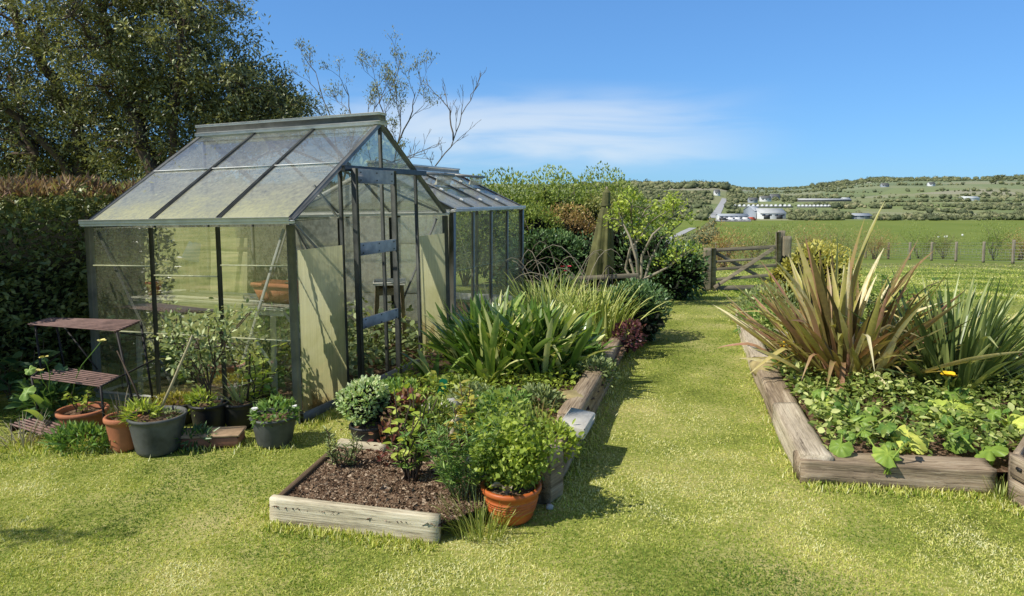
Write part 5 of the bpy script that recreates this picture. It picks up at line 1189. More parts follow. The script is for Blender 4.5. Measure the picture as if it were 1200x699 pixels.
def crown(mb, centers, n, spread, L, W, seed, droop=.2, vm=1.0, tmpl=LEAF4):
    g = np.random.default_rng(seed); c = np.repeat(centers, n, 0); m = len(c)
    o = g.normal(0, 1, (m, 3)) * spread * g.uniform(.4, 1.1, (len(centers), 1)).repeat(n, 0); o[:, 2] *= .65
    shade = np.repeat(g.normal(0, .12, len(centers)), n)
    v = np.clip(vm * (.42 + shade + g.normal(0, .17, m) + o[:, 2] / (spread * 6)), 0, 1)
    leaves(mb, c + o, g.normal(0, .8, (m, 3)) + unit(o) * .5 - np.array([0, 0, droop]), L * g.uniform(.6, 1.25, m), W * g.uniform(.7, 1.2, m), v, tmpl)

def big_tree(name, label, trunks, ells, ncl, nleaf, spread, L, W, leafm, barkm, seed, cat='tree', keep=None, limb=.035):
    """trunks: polylines with radii; ells: ellipsoids (centre, radii, weight) that the crown fills"""
    base = Vector(trunks[0][0][0]); t_ = thing(name, label, cat, base); gg = random.Random(seed); g = np.random.default_rng(seed)
    nodes = []; mb = MB()
    for pts, r0, r1 in trunks:
        m = 4; fine = []
        for i in range(len(pts) - 1):
            for k in range(m): fine.append(Vector(pts[i]).lerp(Vector(pts[i + 1]), k / m) - base + Vector((gg.gauss(0, .035), gg.gauss(0, .035), 0)))
        fine.append(Vector(pts[-1]) - base); mb.tube(fine, np.linspace(r0, r1, len(fine)), 9); nodes += [(f, r0 + (r1 - r0) * i / len(fine)) for i, f in enumerate(fine) if i > 3]
    cs = []
    wts = np.array([e[2] for e in ells]); wts = wts / wts.sum()
    while len(cs) < ncl:
        e = ells[g.choice(len(ells), p=wts)]; d = unit(g.normal(size=3)); q = np.array(e[0]) + d * np.array(e[1]) * g.random() ** .42 * (1 + .3 * (vnoise(np.array([d[0] * 2.5 + seed]), np.array([d[2] * 2.5 + d[1]]), seed)[0] - .5) * 2)
        if keep is None or keep(q): cs.append(q - np.array(base))
    cs = np.array(cs); nod = np.array([tuple(n[0]) for n in nodes])
    hubs = []
    for c in cs[: max(10, ncl // 14)]:
        i = np.argmin(((nod - c) ** 2).sum(1) + np.maximum(0, nod[:, 2] - c[2] + .2) * 3); p = twig(nodes[i][0], Vector(c), .08, 8, gg.randint(0, 9999), .035); r = min(nodes[i][1] * .55, limb); mb.tube(p, np.linspace(r, r * .35, len(p)), 6, cap=False); hubs += p[3:]
    hb = np.array([tuple(h) for h in hubs])
    for c in cs:
        i = np.argmin(((hb - c) ** 2).sum(1)); p = twig(hubs[i], Vector(c), .05, 5, gg.randint(0, 9999), .06); mb.tube(p, np.linspace(limb * .32, limb * .12, len(p)), 4, cap=False)
    mb.build('trunk', M[barkm], t_)
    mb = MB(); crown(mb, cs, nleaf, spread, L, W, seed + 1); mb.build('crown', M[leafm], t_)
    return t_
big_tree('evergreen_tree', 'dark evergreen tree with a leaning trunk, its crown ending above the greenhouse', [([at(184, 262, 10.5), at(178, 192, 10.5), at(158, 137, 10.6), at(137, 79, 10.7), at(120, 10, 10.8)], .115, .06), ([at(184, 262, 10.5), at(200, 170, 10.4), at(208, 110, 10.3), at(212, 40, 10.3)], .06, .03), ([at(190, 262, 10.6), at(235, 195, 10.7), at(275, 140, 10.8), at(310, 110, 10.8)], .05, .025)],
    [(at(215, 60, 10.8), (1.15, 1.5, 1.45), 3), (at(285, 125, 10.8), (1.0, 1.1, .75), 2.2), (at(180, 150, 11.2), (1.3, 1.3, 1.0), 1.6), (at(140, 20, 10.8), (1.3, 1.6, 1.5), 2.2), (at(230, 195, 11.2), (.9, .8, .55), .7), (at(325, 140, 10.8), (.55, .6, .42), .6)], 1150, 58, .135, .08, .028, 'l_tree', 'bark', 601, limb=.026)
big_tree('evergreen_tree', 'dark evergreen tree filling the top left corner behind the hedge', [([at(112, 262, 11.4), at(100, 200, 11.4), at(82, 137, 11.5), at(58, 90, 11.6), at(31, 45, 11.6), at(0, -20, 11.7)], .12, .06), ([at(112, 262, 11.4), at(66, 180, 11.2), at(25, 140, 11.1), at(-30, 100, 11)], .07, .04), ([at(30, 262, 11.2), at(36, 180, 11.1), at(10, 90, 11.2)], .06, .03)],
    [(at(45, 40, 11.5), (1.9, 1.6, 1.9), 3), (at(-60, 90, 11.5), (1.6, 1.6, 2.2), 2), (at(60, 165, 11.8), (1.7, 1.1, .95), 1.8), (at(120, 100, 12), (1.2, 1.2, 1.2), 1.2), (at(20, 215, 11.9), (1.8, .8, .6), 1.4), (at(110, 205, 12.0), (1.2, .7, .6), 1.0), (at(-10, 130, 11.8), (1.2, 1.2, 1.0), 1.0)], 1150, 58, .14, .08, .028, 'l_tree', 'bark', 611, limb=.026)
# sparse, late-leafing trees behind the greenhouse
def sparse_tree(name, label, base, pts_list, seed, leafn, r=.03, depth=2, L0=.8, leafm='l_olive', spread=.55):
    t_ = thing(name, label, 'tree', base); gg = random.Random(seed); mb = MB(); tips = []
    tr_ = mb
    for pts in pts_list:
        p = [Vector(q) - Vector(base) for q in pts]; fine = []
        for i in range(len(p) - 1): fine += [p[i].lerp(p[i + 1], k / 4) + Vector((gg.gauss(0, .015), gg.gauss(0, .015), 0)) for k in range(4)]
        fine.append(p[-1]); tr_.tube(fine, np.linspace(r, r * .3, len(fine)), 6)
        for i in range(len(fine) // 3, len(fine), 2):
            d = (fine[min(i + 1, len(fine) - 1)] - fine[i - 1]).normalized(); a = d.orthogonal().normalized(); a.rotate(Matrix.Rotation(gg.uniform(0, 6.28), 3, d))
            grow(mb, tips, fine[i], (d * .8 + a * .6 + Vector((0, 0, .3))), L0 * gg.uniform(.5, 1), r * .42, depth, gg, spread, .2, 4, .62, (2, 3), rmin=.003)
    mb.build('trunk', M['bark_grey'], t_)
    if leafn:
        g = np.random.default_rng(seed); tp = np.array([tuple(a) for a, b in tips]); tp = np.repeat(tp, leafn, 0) + g.normal(0, .05, (len(tp) * leafn, 3)); m = len(tp); lf = MB(); leaves(lf, tp, g.normal(0, .6, (m, 3)) + (0, 0, .8), g.uniform(.03, .075, m), g.uniform(.012, .024, m), g.random(m)); lf.build('leaves', M[leafm], t_)
    return t_
B = lambda px, Y_: (lambda q: Vector((q.x, q.y, hh(q.x, q.y))))(at(px, 300, Y_))
b1 = B(400, 13); sparse_tree('willow_tree', 'half-bare tree of fine twigs just right of the evergreen crown', b1, [[b1, at(402, 215, 13), at(392, 150, 13), at(370, 85, 13)], [at(402, 215, 13), at(415, 150, 13.2), at(405, 100, 13.2)], [at(400, 190, 13), at(432, 150, 12.8), at(440, 120, 12.8)]], 621, 4, .020, 3, .6)
b1 = B(458, 13.5); sparse_tree('willow_tree', 'narrow half-bare tree rising above the greenhouse ridge', b1, [[b1, at(462, 190, 13.5), at(470, 150, 13.5), at(462, 95, 13.5)], [at(464, 175, 13.5), at(484, 130, 13.6), at(487, 108, 13.6)], [at(463, 170, 13.5), at(447, 130, 13.4), at(442, 95, 13.4)]], 622, 4, .018, 3, .5)
b1 = B(492, 12.4); sparse_tree('bare_tree', 'slim bare leaning tree standing against the sky right of the greenhouse ridge', b1, [[b1, at(500, 230, 12.4), at(512, 195, 12.4), at(531, 165, 12.4), at(545, 125, 12.4), at(562, 98, 12.4)], [at(531, 165, 12.4), at(527, 130, 12.4), at(516, 112, 12.4)]], 623, 0, .017, 2, .4, spread=.35)
b1 = B(425, 12.2); sparse_tree('bare_tree', 'low tangle of bare curving branches seen through the greenhouse roof', b1, [[b1, at(422, 240, 12.2), at(405, 195, 12.2), at(378, 175, 12.2)], [at(422, 230, 12.2), at(440, 185, 12.2), at(480, 195, 12.2)], [at(424, 240, 12.2), at(462, 190, 12.3), at(500, 175, 12.3)]], 624, 0, .017, 2, .5)

# ------------------------------------------------------------------ shrubs, parasol and gate at the end of the garden
def shrub(name, label, px, Y_, rx, rz_, n, mat, seed, L=.07, W=.035, cat='shrub', zc=None, ry=None, lobes=14, amp=.5, shell=.5, core=True, group='shrubs at the end of the garden', up=.4, tmpl=LEAF4):
    b = B(px, Y_); t_ = thing(name, label, cat, b, 0, group); zc = rz_ * .9 if zc is None else zc; ry = ry or rx * .8
    mb = MB(); bush(mb, (0, 0, zc), (rx, ry, rz_), n, L, W, seed, shell, lobes, amp, tmpl, floor=0.0, up=up); mb.build('foliage', M[mat], t_)
    mb = MB(); gg = random.Random(seed)
    for k in range(9):
        a = gg.uniform(0, 6.28); q = gg.uniform(.4, .95); mb.tube(twig((gg.gauss(0, .06), gg.gauss(0, .06), 0), (cos(a) * rx * q * .8, sin(a) * ry * q * .8, zc + rz_ * gg.uniform(.1, .85)), .06, 6, seed * 7 + k, .04), np.linspace(.022, .006, 7), 5)
    mb.build('branches', M['bark_grey'], t_)
    if core:
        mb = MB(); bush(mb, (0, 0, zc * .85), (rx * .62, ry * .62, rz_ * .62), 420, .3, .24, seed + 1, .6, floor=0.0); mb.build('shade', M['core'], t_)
    return t_
S = shrub
S('bright_shrub', 'bright green shrub rising behind the right end of the second greenhouse roof', 590, 14.5, 1.15, 1.05, 11000, 'l_bright', 701, .07, .038, zc=1.25)
S('bright_shrub', 'tallest bright green bush in the middle of the back shrubbery', 650, 15.0, 1.15, 1.15, 11000, 'l_bright', 702, .07, .038, zc=1.35)
S('bright_shrub', 'sunlit bush with upright shoots directly behind the closed parasol', 716, 16.0, .85, 1.0, 11000, 'l_bright', 703, .07, .038, zc=1.3)
S('bright_shrub', 'yellow-green bush low beside the second greenhouse corner', 628, 13.2, .62, .62, 4200, 'l_bright', 704, .06, .034, zc=1.05)
S('rusty_shrub', 'russet-leaved shrub left of the closed parasol', 668, 13.6, .72, .68, 4600, 'l_rust', 705, .06, .028, zc=1.05)
S('dark_bush', 'dark leafy bush filling the corner beside the second greenhouse', 640, 12.2, .75, .65, 5200, 'l_dark', 706, .08, .036, zc=.62)
S('dark_bush', 'dark bush under the parasol with dead stems before it', 678, 12.4, .55, .55, 2400, 'l_dark', 707, .07, .032, zc=.5)
S('dark_bush', 'dark glossy bush beside the gate, below the pruned tree', 787, 11.7, .56, .46, 3200, 'l_dark', 708, .08, .04, zc=.46)
S('dark_bush', 'shadowy shrub behind the pruned tree stems', 762, 12.8, .55, .62, 2600, 'l_dark', 709, .08, .036, zc=.6)
S('white_bush', 'white-flowered bush glimpsed right of the parasol', 728, 13.4, .4, .5, 1500, 'l_grey', 710, .07, .03, zc=.9)
S('bright_shrub', 'tall olive-green bush between the second greenhouse roof and the tallest bright bush', 618, 16.0, .9, 1.1, 7000, 'l_mid', 711, .07, .036, zc=1.3)
S('bright_shrub', 'mottled brown-green bush right behind the russet one', 690, 14.8, .8, .9, 6000, 'l_olive', 713, .07, .034, zc=1.2)
S('twiggy_shrub', 'brown twiggy bush behind the second greenhouse ridge', 545, 15.5, 1.1, .8, 2600, 'l_olive', 712, .09, .03, zc=1.2)
# closed parasol
pu = thing('parasol', 'closed faded olive parasol standing among the shrubs', 'parasol', B(706, 11.3)); b_ = pu.location
top = at(711, 226, 11.3) - b_; bot = at(705, 320, 11.3) - b_
mb = MB(); n = 44; rows = 12; V = []; A_ = []
for k in range(rows + 1):
    q = k / rows; c = top.lerp(bot, q); rad = .062 + .028 * sin(q * 3) + .075 * q ** 1.2
    for i in range(n):
        a = 2 * pi * i / n; fold = 1 + .34 * q * cos(a * 6 + .7) + .09 * cos(a * 15 + q * 2) * (.4 + q); pinch = 1 - .30 * math.exp(-((q - .15) / .05) ** 2)
        sag = -.10 * q * (cos(a - 3.7) > .2) * cos(a - 3.7)
        V.append((c.x - .05 * q * q * (cos(a) < 0) * -cos(a) * 2 + cos(a) * rad * fold * pinch, c.y + sin(a) * rad * fold * pinch * .9, c.z + sag)); A_.append(.5)
i = np.arange(rows)[:, None] * n; j = np.arange(n)[None]; k2 = (j + 1) % n
mb.add(V, np.stack([i + j, i + n + j, i + n + k2, i + k2], -1).reshape(-1, 4)); 
mb.add([(top.x + cos(2 * pi * i / n) * .065, top.y + sin(2 * pi * i / n) * .06, top.z) for i in range(n)] + [(top.x, top.y, top.z + .09)], [(i, (i + 1) % n, n) for i in range(n)])
mb.build('canopy', M['canvas'], pu, shade=True)
mb = MB(); mb.tube([Vector((bot.x * .3 + top.x * .7, bot.y, 0)), Vector((top.x, top.y, top.z + .10))], .018, 10); mb.build('pole', M['gatewood'], pu)
mb = MB(); c = top.lerp(bot, .15); mb.lathe([(.080, -.02), (.084, 0), (.080, .02)], 24, tuple(c)); mb.build('strap', M['canvas'], pu)
# rustic rail with an iron arch in front of it
rl = thing('garden_bench', 'old wooden bench back with a small iron arch, in front of the parasol', 'bench', B(700, 9.6)); b_ = rl.location
a_, c_ = at(662, 327, 9.6) - b_, at(748, 323, 9.6) - b_
bar('top_rail', a_, c_, .05, .06, 'gatewood', rl); dn = Vector((0, 0, -.2)); bar('lower_rail', a_ + dn, c_ + dn, .03, .05, 'gatewood', rl)
for q in (.06, .94):
    v = a_.lerp(c_, q); bar('leg', (v.x, v.y + .03, 0), (v.x, v.y + .03, v.z - .035), .05, .05, 'gatewood', rl, up=(1, 0, 0))
c = at(713, 325, 9.55) - b_; mb = MB()
mb.tube([c + Vector((.055 * cos(a) , 0, .04 + .12 * max(0, sin(a)) ** .8)) for a in np.linspace(0, pi, 12)], .008, 6); mb.tube([c + Vector((0, 0, .12)), c + Vector((0, 0, -.35))], .01, 6); mb.tube([c + Vector((-.055, 0, .04)), c + Vector((-.055, 0, -.3))], .006, 6); mb.tube([c + Vector((.055, 0, .04)), c + Vector((.055, 0, -.3))], .006, 6); mb.build('iron_arch', M['iron'], rl)
# pruned tree
b1 = B(748, 10.4); pt = thing('pruned_tree', 'hard-pruned small tree with pale bare limbs and lime new leaves', 'tree', b1); ms = MB(); lf = MB(); g = np.random.default_rng(730); gg = random.Random(730)
Yp = 10.4
limbs = [[(747, 335), (737, 300), (742, 275), (757, 245)], [(749, 335), (746, 305), (738, 278), (730, 262), (726, 250)], [(751, 336), (752, 300), (765, 275), (788, 255), (790, 240)], [(745, 336), (733, 315), (738, 292), (750, 280), (760, 262)], [(753, 334), (762, 305), (775, 280), (798, 262)], [(750, 330), (770, 320), (785, 312), (800, 300)], [(748, 320), (744, 285), (740, 258), (740, 240)]]
tipl = []
for k, l in enumerate(limbs):
    pts = []; pv = [at(x, y, Yp + gg.uniform(-.25, .25) * (i > 0)) - b1 for i, (x, y) in enumerate(l)]
    for i in range(len(pv) - 1): pts += [pv[i].lerp(pv[i + 1], q / 3) for q in range(3)]
    pts.append(pv[-1]); ms.tube(pts, np.linspace(.024, .010, len(pts)), 7)
    for p in pts[len(pts) * 2 // 3:]:
        for q in range(2):
            e = p + Vector((gg.gauss(0, .12), gg.gauss(0, .12), abs(gg.gauss(.08, .1)))); ms.tube([p, p.lerp(e, .5) + Vector((0, 0, .015)), e], [.008, .006, .004], 4); tipl.append(e)
tip = np.array([tuple(v) for v in tipl]); tp = np.repeat(tip, 26, 0); tp = tp + g.normal(0, .05, tp.shape); m = len(tp); leaves(lf, tp, g.normal(0, 1, (m, 3)) + (0, 0, .4), g.uniform(.035, .07, m), g.uniform(.02, .042, m), np.clip(g.normal(.6, .25, m), 0, 1), OVAL)
ms.build('limbs', M['bark_pale'], pt); lf.build('leaves', M['l_lime'], pt)
# gate and its posts
gz = lambda px, py, Y_: at(px, py, Y_)
YG = 13.9
def gpost(label, px, top_py, Y_, w, mat, cap=False):
    b = B(px, Y_); t_ = at(px, top_py, Y_); h = t_.z - b.z; o = sleeper_mb(h, w, w, int(px), .006, 16).build('gate_post', M[mat]); o.location = b + Vector((w / 2 * 0, 0, h / 2)); o.rotation_euler = (0, -pi / 2, 0); o.location.x += w / 2
    return tag(o, label, 'post')
gpost('square hanging post at the left of the garden gate', 829, 291, YG, .14, 'gatewood'); gpost('tall round-topped post at the right of the garden gate', 921, 277, YG, .16, 'gatewood')
b1 = B(833, YG); ga = thing('garden_gate', 'weathered wooden field gate with crossed braces at the end of the path', 'gate', b1); gl = lambda px, py: at(px, py, YG - .02) - b1
for (y0, y1, th) in ((293.5, 289.5, .075), (316, 311, .06), (328, 322, .06), (338, 336, .09)): bar('rail', gl(836, y0), gl(911, y1), .03, th, 'gatewood', ga)
for px, ya, yb in ((836, 291, 341), (912, 272, 337)): bar('stile', gl(px, ya), gl(px, yb), .05, .09, 'gatewood', ga, up=(1, 0, 0))
off = Vector((0, -.035, 0))
for p, q in (((836, 337), (906, 291)), ((838, 296), (906, 333))): bar('brace', gl(*p) + off, gl(*q) + off, .022, .07, 'gatewood', ga); off = Vector((0, .035, 0))
bar('middle_rail', gl(836, 306) - Vector((0, .0, .02)), gl(911, 302), .02, .05, 'gatewood', ga)
b1 = B(917, YG + .12); o = sleeper_mb(.75, .14, .03, 66, .004, 12).build('plank', M['gatewood']); o.location = at(915, 292, YG + .16); o.rotation_euler = (0, -pi / 2, pi / 2); tag(o, 'upright plank fixed between the gate and its tall post', 'plank')
br = thing('fallen_branch', 'pale bare branch propped against the left gate post', 'branch', B(812, 13)); a_ = at(800, 332, 12.6) - br.location; c_ = at(827, 312, 13.7) - br.location
mb = MB(); mb.tube(twig(a_, c_, .04, 6, 4, .02), [.03, .03, .028, .026, .024, .02, .018], 6); mb.build('limb', M['bark_pale'], br)

# wire fence down the field edge
FX = 24.9
wf = thing('wire_fence', 'post and wire stock fence between the lawn and the sheep field', 'fence', (FX, 34, hh(FX, 34)))
fl = [(58, 30)] + [(FX + .02 * k, y) for k, y in enumerate((34.4, 36.6, 38.9, 41.2, 43.5, 46, 49))] + [(19, 50), (15, 51), (11, 52)]
fl = [(41, 33.2), (36, 33.4), (31, 33.8)] + fl[1:]
fp = []
for x, y in fl:
    v = Vector((x, y, hh(x, y))) - wf.location; h = 1.12 if abs(y - 34.4) > .1 else 1.2; o = sleeper_mb(h, .11, .11, int(x * 9 + y), .006, 10).build('post', M['post'], wf); o.location = v + Vector((.055, 0, h / 2)); o.rotation_euler = (0, -pi / 2, 0); fp.append(v)
mb = MB()
for a, b in zip(fp[:-1], fp[1:]):
    for z in (.12, .27, .42, .57, .72, .9, 1.05): mb.tube([a + Vector((0, -.06, z)), b + Vector((0, -.06, z))], .006, 4)
    L_ = (b - a).length; n = int(L_ / .3)
    for k in range(1, n): p = a.lerp(b, k / n); mb.tube([p + Vector((0, -.06, .12)), p + Vector((0, -.06, .72))], .004, 4)
mb.build('wire_mesh', M['wire'], wf)
def fieldbush(px, Y_, rx, rz_, n, mat, seed, label, L=.16, W=.05): return S('field_bush', label, px, Y_, rx, rz_, n, mat, seed, L, W, group='bushes along the field edge', zc=rz_ * .75, core=False, shell=.85, amp=.3)
for k, (px, Y_, rx, rz_, m, lab) in enumerate(((846, 26, 1.0, .9, 'l_rust', 'brown twiggy bush beyond the left half of the gate'), (880, 30, 1.5, 1.0, 'l_olive', 'olive scrub beyond the middle of the gate'), (912, 36, 1.6, 1.25, 'l_olive', 'grey-olive bush beyond the tall gate post'), (948, 40, 1.7, 1.3, 'l_rust', 'brownish bush above the golden shrub'), (985, 44, 1.9, 1.3, 'l_olive', 'grey scrub behind the bronze phormium, left half'), (1025, 46, 1.8, 1.2, 'l_rust', 'brown scrub behind the bronze phormium, right half'), (1077, 48, 2.0, 1.35, 'l_bright', 'yellow-green gorse bush behind the wire fence'), (1105, 47, 1.7, 1.1, 'l_olive', 'low grey bush on the fence line right of the gorse'), (1164, 42, 1.6, 1.5, 'l_bright', 'green hawthorn bush behind the fence near the right edge'), (1195, 43, 1.7, 1.1, 'l_rust', 'bare brown thorn bush at the right edge of the fence'))): fieldbush(px, Y_, rx, rz_, 2600, m, 740 + k, lab, .11, .03)

# ------------------------------------------------------------------ the valley
def sheep(label, px, py, rz):
    b = P(px, py); t_ = thing('sheep', label, 'sheep', b, rz, 'sheep grazing in the field'); 
    me = bpy.data.meshes.new('body'); vs = [(-.5, 0, .62), (-.15, 0, .66), (.25, 0, .68), (.5, 0, .68), (.68, 0, .55), (.82, 0, .38), (-.4, .15, .3), (-.4, .17, .0), (-.4, -.15, .3), (-.4, -.17, 0), (.35, .14, .3), (.35, .15, 0), (.35, -.14, .3), (.35, -.15, 0)]
    ed = [(0, 1), (1, 2), (2, 3), (3, 4), (4, 5), (0, 6), (6, 7), (0, 8), (8, 9), (2, 10), (10, 11), (2, 12), (12, 13)]; me.from_pydata(vs, ed, []); o = bpy.data.objects.new('body', me); COL.objects.link(o); o.parent = t_
    sk_ = o.modifiers.new('skin', 'SKIN'); rr = [.27, .33, .32, .25, .14, .08] + [.09, .05] * 4
    for v, r in zip(me.skin_vertices[0].data, rr): v.radius = (r, r)
    me.skin_vertices[0].data[1].use_root = True; o.modifiers.new('sub', 'SUBSURF').levels = 2; o.modifiers['sub'].render_levels = 2; me.materials.append(M['petal_white'])
    return t_
sheep('leftmost of the three white sheep grazing in the green field', 1100, 279.5, .3); sheep('middle sheep, grazing close to its left neighbour in the green field', 1108.5, 279, 2.9); sheep('sheep grazing alone to the right of the other two', 1128, 277, .8)

road = MB()
def ribbon(pts, w, lift, name, mat):
    pts = [Vector(p) for p in pts]; fine = []
    for i in range(len(pts) - 1): fine += [pts[i].lerp(pts[i + 1], k / 10) for k in range(10)]
    fine.append(pts[-1]); V = []
    for i, p in enumerate(fine):
        d = fine[min(i + 1, len(fine) - 1)] - fine[max(i - 1, 0)]; nr_ = Vector((-d.y, d.x, 0)).normalized()
        for s_ in (-1, 1): q = p + nr_ * w / 2 * s_; V.append((q.x, q.y, hh(q.x, q.y) + lift))
    mb = MB(); mb.add(V, [(2 * i, 2 * i + 1, 2 * i + 3, 2 * i + 2) for i in range(len(fine) - 1)]); return tag(mb.build(name, M[mat]), kind='structure')
M['asphalt'] = plain_mat('sun_bleached_asphalt', (.40, .40, .39), .9, 0, .12, .2)
M['haze_tree'] = leaf_mat('distant_foliage', [(0, (.05, .062, .036)), (.4, (.10, .115, .056)), (.7, (.155, .165, .08)), (1, (.23, .215, .12))], 0, .8, .1, .05, gain=1.4)
M['shed_white'] = plain_mat('white_shed_cladding', (.72, .72, .70), .5, 0, .06, .2); M['shed_grey'] = plain_mat('grey_shed_cladding', (.34, .37, .40), .6, 0, .1, .2); M['slate'] = plain_mat('slate_roof', (.12, .125, .12), .7, 0, .2, .3); M['brick'] = plain_mat('red_brick', (.32, .15, .10), .8, 0, .2, .4); M['far_glass'] = plain_mat('far_glasshouse_roof', (.62, .64, .62), .4, 0, .08, .3); M['far_roof_dull'] = plain_mat('dull_pale_sheeting', (.46, .47, .46), .6, 0, .15, .3); M['far_dark'] = plain_mat('dark_opening', (.05, .055, .06), .6, 0, .2, .3)
ribbon([P(760, 300), P(777, 286), P(789, 279), P(802, 272), P(812, 267.5)], 3.6, .15, 'road', 'asphalt')
ribbon([P(835, 256), P(838.5, 252), P(842, 246.5), P(845, 241), P(847.5, 236.5), P(849, 233)], 7, .3, 'road', 'asphalt')
yard = MB(); vv_ = [P(838, 260), P(880, 260), P(880, 255.5), P(842, 255.5)]; yard.add([(v.x, v.y, hh(v.x, v.y) + .25) for v in vv_], [(0, 1, 2, 3)]); tag(yard.build('depot_yard', M['asphalt']), kind='structure')
def shed(name, label, px0, px1, py, h, depth, wall, roof, cat='building', pitch=.25, doors=0, wins=0, group=None):
    a, b = P(px0, py), P(px1, py); Yd = (a.y + b.y) / 2; a = Vector((at(px0, py, Yd).x, Yd, 0)); b = Vector((at(px1, py, Yd).x, Yd, 0)); L_ = b.x - a.x; c = (a + b) / 2; c.z = hh(c.x, c.y); t_ = thing(name, label, cat, c, 0, group)
    mb = MB(); hx = L_ / 2; rz_ = h + depth * pitch / 2
    mb.add([(-hx, 0, -1), (hx, 0, -1), (hx, depth, -1), (-hx, depth, -1), (-hx, 0, h), (hx, 0, h), (hx, depth, h), (-hx, depth, h), (-hx, depth / 2, rz_), (hx, depth / 2, rz_)], [(0, 1, 5, 4), (2, 3, 7, 6), (3, 0, 4, 8, 7), (1, 2, 6, 9, 5)]); mb.build('wall', M[wall], t_)
    mb = MB(); e = .35
    for s0, s1 in ((-e, depth / 2), (depth + e, depth / 2)):
        zs = h + .08 - e * pitch; mb.add([(-hx - e, s0, zs), (hx + e, s0, zs), (hx + e, s1, rz_ + .08), (-hx - e, s1, rz_ + .08), (-hx - e, s0, zs + .15), (hx + e, s0, zs + .15), (hx + e, s1, rz_ + .25), (-hx - e, s1, rz_ + .25)], [(0, 1, 2, 3), (4, 5, 6, 7), (0, 1, 5, 4), (1, 2, 6, 5), (3, 0, 4, 7)])
    mb.build('roof', M[roof], t_)
    for k in range(doors): mb = MB(); x = -hx + L_ * (k + .5) / doors; mb.box((x, -.06, h * .36), (min(4, L_ / doors * .5), .1, h * .72)); mb.build('door', M['far_dark'], t_)
    for k in range(wins): mb = MB(); x = -hx + L_ * (k + .5) / wins; mb.box((x, -.06, h * .7), (L_ / wins * .5, .1, h * .22)); mb.build('window', M['far_dark'], t_)
    return t_
shed('warehouse', 'white-fronted depot warehouse beside the far edge of the field', 891, 921, 257, 3.8, 16, 'shed_white', 'far_roof_dull', doors=2, wins=4, pitch=.35)
shed('warehouse', 'grey gabled depot shed joined to the white warehouse', 884, 892, 256.5, 5.2, 22, 'shed_grey', 'shed_grey', doors=1)
shed('depot_office', 'long low white depot building beside the road', 843, 877, 258, 2.6, 8, 'shed_white', 'shed_grey', wins=6)
def glasshouse(label, px0, px1, py, n, h, depth):
    Yd = P((px0 + px1) / 2, py).y; a = at(px0, py, Yd); b = at(px1, py, Yd); L_ = b.x - a.x; c = Vector(((a.x + b.x) / 2, Yd, hh((a.x + b.x) / 2, Yd))); t_ = thing('nursery_glasshouse', label, 'glasshouse', c, 0, 'nursery glasshouses'); s_ = L_ / n
    wl = MB(); wl.box((0, depth / 2, h / 2 - .5), (L_ - .4, depth - .4, h + 1 - .3)); wl.build('wall', M['slate'], t_)
    for k in range(n):
        x = -L_ / 2 + s_ * k; e_ = s_ * .5; mb = MB(); mb.add([(x, 0, h), (x + e_ * .5, 0, h + s_ * .42), (x + e_, 0, h), (x, depth, h), (x + e_ * .5, depth, h + s_ * .42), (x + e_, depth, h)], [(0, 1, 2), (5, 4, 3), (0, 3, 4, 1), (1, 4, 5, 2)]); mb.build('roof_span', M['far_glass'], t_)  # half-width spans; the dark gaps stand in for shaded roof slopes
glasshouse('left block of white ridged nursery glasshouse roofs above the warehouse', 861, 930, 243.5, 13, 1.4, 5); glasshouse('right block of white ridged nursery glasshouse roofs above the field', 936, 976, 243.5, 9, 1.4, 5)
shed('polytunnel', 'long pale polytunnel low on the far hillside', 936, 998, 236.5, 2.4, 12, 'slate', 'far_roof_dull')
shed('house', 'cream house with pale roof beyond the glasshouses', 892, 904, 236.5, 4.5, 9, 'shed_white', 'slate', wins=3, pitch=.7); shed('house', 'dark-roofed house right of the cream one', 904, 914, 234.5, 5, 10, 'shed_grey', 'slate', wins=3, pitch=.7); shed('house', 'small grey house left of the cream one', 878, 888, 238, 4, 8, 'shed_grey', 'slate', wins=2, pitch=.7)
shed('farm_building', 'pale long farm shed halfway up the right-hand hill', 1130, 1148, 235.5, 4, 14, 'shed_white', 'far_glass'); shed('farm_building', 'low grey sheds at the top edge of the sheep field', 998, 1022, 257, 2.2, 10, 'shed_grey', 'shed_grey', wins=3); shed('farm_building', 'tiny white shed left on the far hillside terraces', 988, 996, 236, 3.5, 9, 'shed_white', 'far_glass')
shed('house', 'white house among the trees on the skyline', 1089, 1096, 218.5, 5, 9, 'shed_white', 'slate', pitch=.8, wins=2); shed('house', 'slate-roofed house on the skyline left of the white one', 1034, 1042, 219.5, 4, 9, 'shed_grey', 'slate', pitch=.9, wins=3); shed('house', 'white cottage at the top of the road', 838, 844, 229.5, 4.5, 10, 'shed_white', 'slate', pitch=.8, wins=2)
